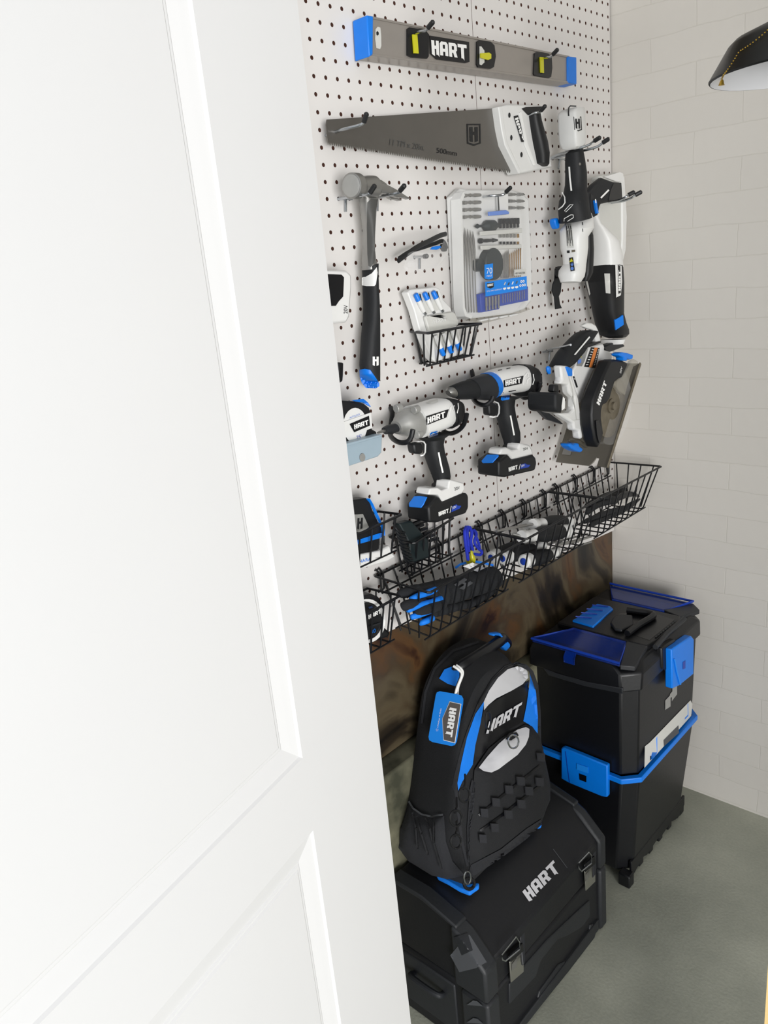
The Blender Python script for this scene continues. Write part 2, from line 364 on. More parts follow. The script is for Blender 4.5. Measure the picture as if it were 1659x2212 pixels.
# --- door ------------------------------------------------------------------------------------------
DE = Vector((.4031, -.3951, 0)); DD = Vector((-.25229, .96765, 0)); DN = Vector((.96765, .25229, 0))
def dp(s, zz, dpth=0): return DE - DD * s + DN * dpth + Vector((0, 0, zz))
door = struct(thing('door_1', 'open white two-panel door covering the left half of the view', 'door')); del door['kind']; door['kind'] = 'structure'
DW, DT = .76, .035
SP = [0, .145, DW - .145, DW]; ZP = [.012, .20, .957, 1.043, 1.92, 2.04]
bm = bmesh.new()
def dquad(s0, s1, z0, z1, d=0):
    bm.faces.new([bm.verts.new(dp(s, zz, d)) for s, zz in ((s0, z0), (s0, z1), (s1, z1), (s1, z0))])
for i in range(3):
    for j in range(5):
        if i == 1 and j in (1, 3): continue
        dquad(SP[i], SP[i + 1], ZP[j], ZP[j + 1])
prof = [(0, 0), (.0025, -.0022), (.012, -.0040), (.0225, -.0062), (.0245, -.0050), (.027, -.0050), (.0295, -.0034), (.033, -.0034)]
for z0, z1 in ((ZP[1], ZP[2]), (ZP[3], ZP[4])):
    rings = [[bm.verts.new(dp(s, zz, d)) for s, zz in ((SP[1] + o, z0 + o), (SP[1] + o, z1 - o), (SP[2] - o, z1 - o), (SP[2] - o, z0 + o))] for o, d in prof]
    for a, b in zip(rings, rings[1:]):
        for j in range(4): bm.faces.new((a[j], a[(j + 1) % 4], b[(j + 1) % 4], b[j]))
    bm.faces.new(rings[-1])
bmesh.ops.remove_doubles(bm, verts=bm.verts, dist=1e-5)
# back and edges of the leaf
c = [dp(0, ZP[0]), dp(0, ZP[-1]), dp(DW, ZP[-1]), dp(DW, ZP[0])]; k = [p - DN * DT for p in c]
bv = [bm.verts.new(p) for p in k]; bm.faces.new(bv[::-1]); cv = [bm.verts.new(p) for p in c]
for i in range(4): bm.faces.new((cv[i], cv[(i + 1) % 4], bv[(i + 1) % 4], bv[i]))
fin('door_leaf', bm, mat('door_paint', 'd9d9d9', .38, noise=.01, scale=8), door, 0, sm=False)
struct(box('trim_3', (.752, -.10, 0), (.776, -.03, 2.42), mat('pale_wood', 'e9c98a', .55, noise=.08, scale=6)))
# --- pegboard --------------------------------------------------------------------------------------
PZ = 1.888; GP = .0254
Mpb = mat('painted_hardboard', 'dedbd8', .5, noise=.012, scale=5); Mhb = mat('raw_hardboard', '5d3a2e', .8, noise=.2, scale=200)
def pegboard(name, y0, y1, cols, ztop, zbots, label):
    bm = bmesh.new(); R = .0034; N = 10; rows = range(-7, 43)
    f0 = cols[0]; ys = sorted(set([y0] + [f0 + GP * (i - .5) for i in range(len(cols) + 1)][1:-1] + [y1]))
    zt = [ztop] + [PZ - GP * (r + .5) for r in list(rows)[:-1]]
    side = []
    zline = lambda y: zbots[0] + (zbots[1] - zbots[0]) * (y - y0) / (y1 - y0)
    def cell(ya, yb, za, zb, cy, cz):
        # square cell with a round hole through the board
        ring = [bm.verts.new((0, cy + R * math.cos(2 * math.pi * (j + .5) / 8), cz + R * math.sin(2 * math.pi * (j + .5) / 8))) for j in range(8)]
        back = [bm.verts.new((-.006, v.co.y, v.co.z)) for v in ring]
        q = [(yb, (za + zb) / 2), (yb, zb), ((ya + yb) / 2, zb), (ya, zb), (ya, (za + zb) / 2), (ya, za), ((ya + yb) / 2, za), (yb, za)]
        o = [bm.verts.new((0, a, b)) for a, b in q]
        # ring j sits between outer j and j+1
        for j in range(8):
            bm.faces.new((o[j], o[(j + 1) % 8], ring[j])); bm.faces.new((o[(j + 1) % 8], ring[(j + 1) % 8], ring[j]))
            f = bm.faces.new((ring[j], ring[(j + 1) % 8], back[(j + 1) % 8], back[j])); side.append(f)
    for ci in range(len(cols)):
        ya = y0 if ci == 0 else cols[ci] - GP / 2; yb = y1 if ci == len(cols) - 1 else cols[ci] + GP / 2
        for r in rows:
            zc = PZ - GP * r
            if zc - GP / 2 < zline((ya + yb) / 2) + .004: break
            zb = zc + GP / 2; za = zc - GP / 2
            if r == rows[0]: zb = ztop
            cell(ya, yb, za, zb, cols[ci], zc); zl = za
        bm.faces.new([bm.verts.new(p) for p in ((0, ya, zline(ya)), (0, yb, zline(yb)), (0, yb, zl), (0, ya, zl))])
    bmesh.ops.remove_doubles(bm, verts=bm.verts, dist=2e-5)
    me = bpy.data.meshes.new(name)
    for f in bm.faces: f.normal_update()
    bmesh.ops.recalc_face_normals(bm, faces=bm.faces)
    for f in side:
        if f.is_valid: f.material_index = 1
    # rim: slanted bottom strip and edges
    for (pa, pb) in (((y0, zbots[0]), (y1, zbots[1])), ((y0, zbots[0]), (y0, ztop)), ((y1, zbots[1]), (y1, ztop)), ((y0, ztop), (y1, ztop))):
        f = bm.faces.new([bm.verts.new(p) for p in ((0, *pa), (0, *pb), (-.006, *pb), (-.006, *pa))]); f.material_index = 1
    bm.to_mesh(me); bm.free(); me.materials.append(Mpb); me.materials.append(Mhb)
    return tag(link(name, me), label, 'pegboard')
ZB0 = lambda y: .826 - .078 * (y + .0) / .93
SE = 16.5 * GP + .0005
pegboard('pegboard_panel', -.33, SE - .0006, [GP * i for i in range(-12, 17)], 2.115, (ZB0(-.33) , ZB0(SE)), 'white pegboard panel left of the thin vertical seam')
pegboard('pegboard_panel', SE + .0006, .951, [GP * i + .0023 for i in range(17, 38)], 2.115, (ZB0(SE), ZB0(.95)), 'white pegboard panel between the vertical seam and the brick wall')

# ================================================================ hooks
def hook(z, prongs, label, bracket=None, r=.0023, tips='wire'):
    """prongs: lists of (px, py, x); wire rises out of the board"""
    t = thing('peg_hook', label, 'hook', None)
    for pr_ in prongs:
        P = [atx(z(q[:2]), q[2]) for q in pr_]
        # shank reaches back into the board
        P = [Vector((-.004, P[0].y, P[0].z))] + P if P[0].x < .02 else P
        tube('prong', curve(P, 5), r, 'chrome', t)
        if tips == 'wire':
            d = (P[-1] - P[-2]).normalized(); tube('rubber_tip', [P[-1] - d * .010, P[-1] - d * .009, P[-1] + d * .004, P[-1] + d * .006], [r * .9, r * 1.75, r * 1.75, r], 'ink', t)
    if bracket:
        a, b, c, d = [atx(z(q), .0045) for q in bracket]
        bm = bmesh.new(); add_tube(bm, [a, b], .002); add_tube(bm, [c, d], .0022); fin('bracket', bm, 'chrome', t)
    return t

# ================================================================ spirit level
t = thing('spirit_level', 'long grey metal spirit level with blue end caps on the pegboard, topmost tool', 'level')
bd = trace('body', ZL1, [(352, 82), (372, 84), (1375, 288), (1375, 424), (372, 279), (358, 280)], .032, .006, 'alum', t, .001)
trace('flange', ZL1, [(352, 80), (1375, 286), (1375, 296), (352, 92)], .034, .004, 'alum', t, .0006)
trace('flange', ZL1, [(360, 272), (1375, 415), (1375, 426), (360, 284)], .034, .004, 'alum', t, .0006)
e1 = trace('end_cap', ZL1, [(338, 76), (372, 82), (370, 280), (350, 291)], .0355, .003, 'blue', t, .002)
trace('end_cap', ZL1, [(1367, 287), (1412, 292), (1413, 432), (1368, 422)], .0355, .003, 'blue', t, .002)
patch('hang_slot', ZL1, [(380, 150), (392, 137), (405, 142), (409, 180), (410, 235), (404, 252), (384, 247), (378, 200)], bd, 'offwhite', t, fine=0)
patch('slot_hole', ZL1, [(383, 165), (389, 160), (395, 168), (395, 178), (389, 184), (383, 178)], bd, 'ink', t, off=.0016)
w1 = patch('vial_window', ZL1, [(548, 142), (630, 155), (650, 180), (648, 290), (640, 302), (560, 296), (538, 285), (538, 150)], bd, 'gloss', t, th=.0022)
patch('vial', ZL1, [(566, 178), (590, 180), (597, 276), (573, 274)], w1, 'yellow', t, th=.002)
w2 = patch('vial_window', ZL1, [(905, 208), (965, 215), (985, 235), (992, 290), (982, 345), (965, 354), (900, 346), (893, 330), (895, 215)], bd, 'gloss', t, th=.0022)
patch('window_glass', ZL1, [(912, 238), (922, 238), (938, 260), (938, 320), (922, 335), (912, 330)], w2, 'offwhite', t)
patch('vial', ZL1, [(912, 275), (955, 272), (966, 280), (966, 302), (950, 310), (912, 298)], w2, 'yellow', t, off=.002, th=.002)
w3 = patch('vial_window', ZL1, [(1200, 268), (1260, 276), (1278, 295), (1281, 350), (1275, 395), (1262, 402), (1190, 388), (1185, 380), (1190, 275)], bd, 'gloss', t, th=.0022)
patch('vial', ZL1, [(1219, 293), (1237, 295), (1239, 376), (1222, 373)], w3, 'yellow', t, th=.002)
lb = patch('name_plate', ZL1, [(655, 183), (858, 216), (860, 318), (836, 324), (690, 305), (657, 275)], bd, 'gloss', t, th=.0008)
hart(ZL1, (669, 277), (850, 303), (665, 205), lb, t)
hook(ZL1, [[(548, 190, .012), (600, 166, .045), (640, 155, .062), (668, 122, .074)]], 'zinc peg hook holding the spirit level near its name plate')
hook(ZL1, [[(1218, 302, .012), (1255, 296, .045), (1280, 290, .058), (1306, 262, .07)]], 'zinc peg hook holding the right end of the spirit level')

# ================================================================ hand saw
t = thing('hand_saw', 'hand saw with wide steel blade and white and black handle below the level', 'saw')
n = 88; pts = [(132, 612), (1030, 552), (1115, 884)]
for i in range(n):
    f0 = i / n; f1 = (i + .75) / n; X = lambda f: (1115 + (140 - 1115) * f, 889 + (740 - 889) * f)
    a = X(f0); b = X(f1); pts += [(a[0], a[1] + 3), (b[0], b[1] - 15)]
pts += [(140, 742), (128, 640)]
sb = trace('blade', ZL1, pts, .022, .0208, 'blade', t, 0)
hd = trace('handle', ZL1, [(1012, 546), (1060, 534), (1228, 538), (1252, 548), (1238, 600), (1245, 690), (1276, 780), (1286, 856), (1180, 878), (1118, 890), (1045, 742), (1028, 660)], .036, .010, 'white', t, .003)
trace('handle_rim', ZL1, [(1012, 546), (1030, 542), (1045, 650), (1060, 735), (1132, 884), (1118, 890), (1045, 742), (1028, 660)], .0375, .009, 'white', t, .002)
patch('handle_opening', ZL1, [(1128, 556), (1150, 548), (1235, 545), (1228, 575), (1160, 590)], hd, 'ink', t)
loft('grip', ZL1, [(1158, 588, 1226, 584), (1162, 625, 1232, 618), (1168, 680, 1246, 668), (1176, 740, 1262, 720), (1190, 800, 1272, 780), (1200, 832, 1270, 846), (1235, 850, 1262, 852)], .040, 'black', t)
for a in ((1066, 590), (1076, 705), (1128, 792)): patch('bolt', ZL1, [(a[0] + 6 * math.cos(u), a[1] + 14 * math.sin(u)) for u in [k * .785 for k in range(8)]], hd, 'ink', t)
patch('handle_ridge', ZL1, [(1112, 580), (1122, 572), (1155, 735), (1196, 846), (1186, 848), (1142, 745)], hd, 'paint', t, th=.002)
lb = patch('name_plate', ZL1, [(1086, 596), (1108, 590), (1150, 726), (1126, 728)], hd, 'ink', t, off=.0016)
hart(ZL1, (1095, 606), (1124, 722), (1110, 600), lb, t)
emblem(ZL1, (850, 735), (920, 735), (848, 634), sb, t)
words('500mm', ZL1, (693, 782), (797, 799), (694, 756), sb, t)
words('11 TPI x 20in.', ZL1, (452, 742), (630, 771), (456, 712), sb, t, 'inkgrey')
hook(ZL1, [[(140, 690, .006), (210, 664, .035), (290, 644, .06), (322, 628, .068), (332, 596, .074)]], 'zinc peg hook through the toe of the hand saw', bracket=[(192, 662), (228, 666), (208, 664), (208, 690)])
hook(ZL1, [[(1136, 600, .012), (1190, 580, .05), (1225, 572, .06), (1244, 550, .070)]], 'zinc peg hook carrying the hand saw by its handle')

# ================================================================ hammer
t = thing('claw_hammer', 'steel claw hammer with black grip and blue butt hanging at the left', 'hammer')
hx = .052
loft('neck', ZL2, [(300, 180, 440, 190), (290, 240, 430, 240), (300, 330, 415, 320), (312, 420, 410, 420), (318, 520, 405, 520), (318, 620, 405, 610), (312, 690, 412, 680), (312, 760, 425, 740)], hx - .012, 'steel', t, depth=.013)
nk = bpy.data.objects['neck']
patch('neck_panel', ZL2, [(350, 262), (378, 235), (428, 240), (414, 320), (408, 430), (402, 560), (408, 670), (398, 705), (375, 735), (358, 725), (350, 640), (346, 450)], nk, 'inkgrey', t, fine=5, off=.0008)
g = loft('grip', ZL2, [(312, 740, 428, 700), (314, 800, 430, 790), (316, 900, 433, 890), (320, 1000, 438, 990), (318, 1120, 441, 1110), (305, 1250, 441, 1240), (298, 1380, 441, 1370), (294, 1450, 441, 1450), (300, 1510, 441, 1520), (340, 1560, 441, 1570)], hx - .012, 'rubber', t, depth=.0165)
patch('collar', ZL2, [(313, 808), (340, 806), (385, 780), (422, 735), (428, 775), (415, 860), (404, 874), (345, 874), (313, 868)], g, 'white', t, fine=4, off=.001)
patch('butt_cap', ZL2, [(297, 1480), (335, 1473), (375, 1480), (410, 1530), (441, 1580), (441, 1600), (418, 1614), (345, 1612), (315, 1575), (300, 1530)], g, 'blue', t, fine=5, off=.002, th=.001)
onto('emblem', fill2d(map_polys([EMB[2]], ZL2, (372, 1462), (446, 1462), (372, 1375))), g, 'paint', t, fine=4, off=.001)
# head: round face towards the left, claw to the right
c0 = atx(ZL2((230, 140)), .058); c1 = atx(ZL2((385, 150)), .050); d = (c1 - c0).normalized(); L = (c1 - c0).length
lathe('head', c0, c1, [(0, .0175), (.001, .0192), (.016, .0195), (.019, .0165), (.026, .0150), (L * .8, .0170), (L * 1.05, .0175)], 'steel', t, 28)
lathe('striking_face', c0 - d * .0012, c0, [(0, .014), (.0008, .0165), (.0016, .0170)], 'castgrey', t, 28)
loft('cheek', ZL2, [(270, 180, 300, 80), (330, 215, 340, 70), (390, 235, 385, 75), (430, 215, 420, 95), (455, 205, 440, 112)], .048, 'steel', t, depth=.016)
for dx, dy, x in ((0, 0, .060), (-62, 12, .042)):
    loft('claw', ZL2, [(440 + dx * .2, 195 + dy, 430 + dx * .2, 110), (500 + dx * .4, 205 + dy * .5, 500 + dx * .4, 140), (560 + dx * .7, 228 + dy, 560 + dx * .7, 172 + dy), (610 + dx, 240 + dy, 625 + dx, 205 + dy), (640 + dx, 244 + dy, 652 + dx, 228 + dy)], x, 'steel', t, depth=.0055, ex=4)
hook(ZL2, [[(150, 235, .006), (250, 218, .05), (340, 205, .08), (372, 190, .088), (394, 156, .094)], [(440, 225, .03), (520, 205, .07), (580, 188, .085), (612, 150, .096)]], 'double zinc peg hook under the hammer head', bracket=[(145, 235), (240, 236), (192, 236), (192, 330)])
bm = bmesh.new(); a, b = atx(ZL2((425, 236)), .005), atx(ZL2((425, 325)), .005); add_tube(bm, [a, b], .002)
fin('bracket', bm, 'chrome', bpy.data.objects[TOP[-1].name])

# ================================================================ things half hidden by the door
t = thing('power_tool_charger', 'white plastic power unit marked 20V peeking past the door', 'charger')
c = trace('housing', ZL2, [(40, 760), (200, 758), (236, 790), (238, 880), (222, 1100), (200, 1142), (40, 1150)], .05, .008, 'white', t, .004)
patch('dark_bay', ZL2, [(60, 786), (160, 790), (178, 810), (172, 950), (140, 985), (118, 1018), (40, 1020), (40, 786)], c, 'gloss', t)
words('20V', ZL2, (204, 1076), (204, 1012), (176, 1076), c, t)
t = tag(trace('black_tool_tip', ZL2, [(140, 1430), (178, 1434), (176, 1520), (172, 1570), (140, 1590)], .04, .008, 'gloss', None, .002), 'dark sliver of a tool just showing past the door edge, beside the hammer butt', 'tool')

# ================================================================ safety glasses
t = thing('safety_glasses', 'clear safety glasses with black and blue temples between hammer and bit case', 'glasses')
tube('temple', curve([atx(ZL2(q[:2]), q[2]) for q in ((575, 690, .09), (640, 640, .088), (720, 585, .082), (800, 545, .07), (880, 505, .05), (925, 492, .038))], 5), .0042, 'ink', t, flat=.55)
tube('temple', curve([atx(ZL2(q[:2]), q[2]) for q in ((580, 672, .03), (660, 622, .03), (760, 590, .03), (850, 560, .028), (905, 545, .03), (930, 600, .035))], 5), .0036, 'ink', t, flat=.6)
trace('temple_accent', ZL2, [(815, 605), (830, 585), (885, 578), (892, 592), (860, 608)], .05, .047, 'blue', t, .0005)
bm = bmesh.new(); rows = []
top = [atx(ZL2(q[:2]), q[2]) for q in ((610, 660, .085), (680, 620, .092), (760, 632, .090), (830, 628, .080), (885, 600, .062), (925, 500, .04), (955, 545, .032))]
bot = [atx(ZL2(q[:2]), q[2]) for q in ((612, 740, .085), (660, 775, .092), (740, 768, .090), (820, 745, .080), (875, 720, .062), (925, 655, .045), (955, 668, .034))]
rings = [curve(top, 4), curve([(a + b) / 2 + Vector((.004, 0, 0)) for a, b in zip(top, bot)], 4), curve(bot, 4)]
vs = [[bm.verts.new(p) for p in r] for r in rings]
for a, b in zip(vs, vs[1:]):
    for i in range(len(a) - 1): bm.faces.new((a[i], a[i + 1], b[i + 1], b[i]))
g_ = bmesh.ops.extrude_face_region(bm, geom=list(bm.faces))
for e in g_['geom']:
    if isinstance(e, bmesh.types.BMVert): e.co.x += .0015
fin('lens', bm, 'smokelens', t)
trace('nose_pad', ZL2, [(650, 700), (672, 680), (705, 690), (708, 720), (690, 742), (655, 738)], .086, .080, 'clear', t, .002)
trace('hinge', ZL2, [(905, 560), (925, 570), (942, 590), (935, 620), (915, 620), (900, 590)], .042, .034, 'ink', t, .002)
hook(ZL2, [[(700, 662, .005), (740, 660, .04), (780, 655, .07)]], 'small zinc hook under the safety glasses', bracket=[(700, 662), (772, 660), (733, 664), (733, 748)])

# ================================================================ wire baskets
def basket(label, BL, BR, FL, FR, zb, xb0, xb1, n, iny=.015, rail2=True, nside=3, r=.0018, clips=()):
    """welded wire basket: flared rim, U-shaped cross wires, long bottom wires"""
    BL, BR, FL, FR = map(Vector, (BL, BR, FL, FR)); t = thing('wire_basket', label, 'basket', None)
    ip = lambda a, b, f: a + (b - a) * f
    bl = Vector((xb0, BL.y + iny, zb)); br_ = Vector((xb0, BR.y - iny, zb)); fl = Vector((xb1, FL.y + iny, zb)); fr_ = Vector((xb1, FR.y - iny, zb))
    tube('rim', [BL, ip(BL, FL, .97), ip(FL, FR, .01), ip(FL, FR, .99), ip(FR, BR, .03), BR], r * 1.35, 'wire', t, closed=True)
    bm = bmesh.new()
    for i in range(n):
        f = (i + .5) / n if n > 1 else .5
        tb, tf, bb, bf = ip(BL, BR, f), ip(FL, FR, f), ip(bl, br_, f), ip(fl, fr_, f)
        add_tube(bm, [tb + Vector((-.001, 0, .003)), bb, ip(bb, bf, .04), ip(bb, bf, .96), bf + (tf - bf) * .05, tf + Vector((0, 0, .001))], r, 6)
    fin('cross_wires', bm, 'wire', t)
    bm = bmesh.new()
    for a, b, c, d in ((BL, FL, bl, fl), (BR, FR, br_, fr_)):
        for k in range(nside):
            f = (k + .6) / (nside + .2); add_tube(bm, [ip(a, b, f), ip(c, d, f)], r, 6)
    for f in (.0, 1.0): add_tube(bm, [ip(bl, fl, f), ip(br_, fr_, f)], r, 6)
    fin('long_wires', bm, 'wire', t)
    if rail2:
        q = .32; tube('back_rail', [ip(BL, bl, q), ip(BR, br_, q)], r, 'wire', t)
    for f in clips:
        p = ip(BL, BR, f); bm = bmesh.new()
        for s in (-.004, .004):
            add_tube(bm, [Vector((-.003, p.y + s, p.z + .006)), Vector((.004, p.y + s, p.z + .010)), Vector((.013, p.y + s, p.z + .001)), Vector((.012, p.y + s, p.z - .028)), Vector((.004, p.y + s, p.z - .036))], r * 1.1, 6)
        fin('clip', bm, 'wire', t)
    return t
basket('small wire basket holding the white screwdriver tray', (.008, .168, 1.378), (.008, .315, 1.375), (.072, .140, 1.378), (.062, .312, 1.375), 1.318, .010, .050, 7, .014, False, 2)
basket('wire basket full of work gloves, leftmost of the three long ones', (.008, .011, .950), (.008, .313, .950), (.145, .004, .950), (.143, .307, .950), .842, .03, .108, 9, .018, True, 3, clips=(.04, .33, .62, .9))
basket('wire basket full of screwdrivers, middle of the three long ones', (.008, .318, .950), (.008, .611, .950), (.143, .310, .950), (.140, .614, .950), .842, .03, .108, 9, .018, True, 3, clips=(.06, .35, .64, .93))
basket('wire basket holding pliers, rightmost of the three long ones by the brick wall', (.008, .616, .950), (.008, .912, .950), (.140, .619, .950), (.146, .922, .950), .842, .03, .112, 9, .018, True, 4, clips=(.1, .4, .7, .95))
basket('wire basket holding the black and blue sensor beside the door edge', (.008, -.11, 1.070), (.008, .036, 1.070), (.068, -.12, 1.070), (.060, .042, 1.070), 1.003, .012, .05, 5, .012, True, 2)
basket('wire basket holding the folding hex keys', (.008, .060, 1.012), (.008, .205, 1.012), (.072, .055, 1.012), (.045, .206, 1.012), .940, .012, .045, 6, .012, True, 2)
basket('wire basket holding the round tape case at the lower left', (.008, -.15, .935), (.008, -.013, .935), (.088, -.155, .935), (.084, -.006, .935), .850, .012, .07, 5, .012, True, 2)
# ================================================================ precision screwdrivers in their tray
t = thing('screwdriver_tray', 'white plastic tray of precision screwdrivers leaning in the small wire basket', 'tray')
tp = [atx(ZL2((645, 920)), .030), atx(ZL2((668, 900)), .030), atx(ZL2((855, 880)), .030), atx(ZL2((880, 895)), .030), atx(ZL2((905, 970)), .032), atx(ZL2((960, 1030)), .034), atx(ZL2((1062, 1330)), .045), atx(ZL2((1055, 1370)), .046), atx(ZL2((850, 1428)), .046), atx(ZL2((820, 1400)), .046), atx(ZL2((730, 1180)), .038), atx(ZL2((695, 1050)), .034)]
tr = prism('tray_base', tp, (-.016, 0, 0), 'white', t, .002)
bnd = patch('tray_band', ZL2, [(750, 1100), (770, 1092), (950, 1065), (970, 1075), (1000, 1145), (990, 1165), (800, 1215), (780, 1205)], tr, 'offwhite', t, th=.007, bev=.002)
words('HART', ZL2, (835, 1148), (930, 1128), (828, 1120), bnd, t, 'white', 'raised_lettering', th=.0006)
for q in ([(672, 940), (700, 925), (840, 905), (862, 915), (900, 1040), (780, 1078), (730, 1010)], [(820, 1235), (1000, 1185), (1045, 1330), (870, 1375)]):
    patch('tray_well', ZL2, q, tr, 'offwhite', t, off=.0006)
def mini(a, b, c, d):
    s = thing('precision_screwdriver', 'small white precision screwdriver with blue cap clipped in the white tray', 'screwdriver', 'precision screwdrivers in the white tray')
    A, B, Cc, D_ = [Vector(v) for v in (a, b, c, d)]
    A2 = A + (B - A) * .34
    tube('cap', [A + (A - B) * .04, A, A2], [.0035, .0046, .0050], 'blue', s, 14); tube('handle', [A2, A2 + (B - A2) * .5, B], [.0046, .0048, .0036], 'white', s, 14)
    tube('ferrule', [B, B + (Cc - B).normalized() * .006], .0028, 'chrome', s, 12); tube('shaft', [Cc, D_], .0011, 'ink', s, 8)
def zl(x, y, xx): return atx(ZL2((x, y)), xx)
for i in range(3):
    ox = i * 64; oy = -i * 9
    mini(zl(705 + ox, 935 + oy, .036), zl(765 + ox, 1062 + oy, .038), zl(768 + ox, 1066 + oy, .038), zl(735 + ox * .97, 930 + oy, .034))
for i in range(3):
    ox = i * 60; oy = -i * 18
    mini(zl(908 + ox, 1375 + oy, .052), zl(848 + ox, 1235 + oy, .047), zl(905 + ox, 1365 + oy, .049), zl(822 + ox, 1220 + oy, .044))

# ================================================================ 70-piece bit case
t = thing('bit_case', 'clear and white case packed with bits, blue label marked 70 piece', 'case')
OUT = [(1030, 235), (1052, 185), (1085, 170), (1400, 168), (1480, 190), (1532, 240), (1550, 600), (1558, 900), (1548, 985), (1500, 1045), (1400, 1075), (1110, 1112), (1068, 1095), (1050, 1040)]
bs = trace('base', ZL2, OUT, .020, .008, 'white', t, .003)
bm = bmesh.new(); fo = [atx(ZL2(p), .041) for p in OUT]; cen = sum(fo, Vector()) / len(fo)
inn = [cen + (p - cen) * .955 for p in fo]
a = [bm.verts.new(p) for p in fo]; b = [bm.verts.new(p + Vector((-.022, 0, 0))) for p in fo]; c = [bm.verts.new(p) for p in inn]; d = [bm.verts.new(p + Vector((-.022, 0, 0))) for p in inn]
n = len(a)
for i in [13, 12, 11, 0]:
    j = (i + 1) % n
    bm.faces.new((a[i], a[j], b[j], b[i])); bm.faces.new((c[i], d[i], d[j], c[j])); bm.faces.new((a[i], c[i], c[j], a[j]))
bmesh.ops.delete(bm, geom=[v for v in bm.verts if not v.link_faces], context='VERTS')
fin('side_wall', bm, 'white', t)
bm = bmesh.new(); a = [bm.verts.new(p) for p in fo]; b = [bm.verts.new(p + Vector((-.021, 0, 0))) for p in fo]; c = [bm.verts.new(p + Vector((.0015, 0, 0))) for p in inn]
bm.faces.new(c)
for i in range(n):
    j = (i + 1) % n; bm.faces.new((a[i], a[j], c[j], c[i]))
    if i not in (13, 12, 11, 0): bm.faces.new((a[i], b[i], b[j], a[j]))
lid = fin('clear_lid', bm, 'clear', t, sm=False)
trace('spine', ZL2, [(968, 222), (1030, 160), (1085, 168), (1040, 200), (1032, 260), (1062, 1090), (1088, 1116), (1030, 1112), (1010, 1085)], .0195, .006, 'white', t, .002)
for i in range(4): trace('hinge_tab', ZL2, [(1180 + i * 72, 1120 - i * 12), (1235 + i * 72, 1108 - i * 12), (1238 + i * 72, 1122 - i * 12), (1185 + i * 72, 1134 - i * 12)], .022, .012, 'white', t, .001)
trace('skirt', ZL2, [(1120, 1105), (1400, 1065), (1530, 1030), (1545, 1045), (1400, 1095), (1190, 1150), (1095, 1125)], .018, .008, 'clearsmoke', t, .001)
lbp = [(735, 575), (1475, 470), (1478, 700), (740, 832)]
lb = prism('label', [atx(ZH(p), .0430) for p in lbp], (-.0006, 0, 0), 'tagblue', t)
lb2 = prism('piece_label', [atx(ZH(p), .0430) for p in ((722, 262), (870, 240), (870, 505), (800, 528), (724, 512))], (-.0006, 0, 0), 'tagblue', t)
words('70', ZH, (748, 432), (850, 420), (748, 325), lb2, t, 'paint'); words('PIECE', ZH, (752, 485), (846, 472), (752, 455), lb2, t, 'paint')
pl_ = patch('name_plate', ZH, [(758, 600), (884, 580), (884, 665), (825, 692), (760, 668)], lb, 'ink', t, off=.0004)
hart(ZH, (768, 655), (876, 640), (766, 615), pl_, t, off=.0004)
words('70 PC. DRILL & DRIVE KIT', ZH, (750, 755), (1030, 712), (750, 730), lb, t, 'paint')
for i in range(4): patch('icon_shield', ZH, [(1045 + i * 72, 680 - i * 9), (1100 + i * 72, 671 - i * 9), (1100 + i * 72, 700 - i * 9), (1072 + i * 72, 716 - i * 9), (1046 + i * 72, 706 - i * 9)], lb, 'paint', t)
for x, y in ((1373, 565), (1412, 560), (1355, 638), (1396, 632), (1434, 627)):
    me = fill2d([[(ZH((x + 19 * math.cos(k * .628), y + 24 * math.sin(k * .628)))) for k in range(10)], [(ZH((x + 9 * math.cos(k * .628), y + 11 * math.sin(k * .628)))) for k in range(10)]])
    onto('icon_ring', me, lb, 'paint', t)
for x, y, c_ in ((1075, 600, 'offwhite'), (1145, 607, 'inkgrey'), (1215, 590, 'paint'), (1290, 580, 'rust')): patch('icon', ZH, [(x - 18, y + 25), (x + 5, y - 30), (x + 22, y - 20), (x, y + 28)], lb, c_, t)
l3 = prism('speed_label', [atx(ZH(p), .0430) for p in ((1255, 352), (1465, 335), (1462, 438), (1258, 462))], (-.0006, 0, 0), 'offwhite', t)
words('4X FASTER', ZH, (1268, 440), (1440, 425), (1268, 405), l3, t, 'ink')
prism('bit_rack', [atx(ZH(p), .031) for p in ((640, 790), (735, 760), (1500, 650), (1505, 905), (1480, 910), (990, 1010), (985, 1060), (665, 1120))], (-.010, 0, 0), 'dblue', t, .001)
prism('latch', [atx(ZG(p), .040) for p in ((800, 475), (1110, 445), (1165, 480), (1160, 520), (805, 550))], (-.004, 0, 0), 'bluewhite', t, .001)
prism('opening_divider', [atx(ZG(p), .034) for p in ((966, 200), (976, 200), (990, 450), (978, 450))], (-.002, 0, 0), 'ink', t)
prism('hanger_panel', [atx(ZG(p), .030) for p in ((980, 190), (1145, 150), (1150, 460), (990, 450))], (-.008, 0, 0), 'white', t, .001)
prism('holder_strip', [atx(ZG(p), .0345) for p in ((650, 830), (1395, 770), (1400, 850), (655, 905))], (-.004, 0, 0), 'offwhite', t, .001)
prism('holder_strip', [atx(ZG(p), .0345) for p in ((660, 1085), (1385, 1060), (1385, 1130), (670, 1160))], (-.004, 0, 0), 'offwhite', t, .001)
def bit(kind, label, group, mt, z, pts, rr, x=.027, n=8):
    o = tube(kind, [atx(z(p), x) for p in pts], [r * .001 for r in rr], mt, None, n)
    tag(o, label, 'drill bit', group); return o
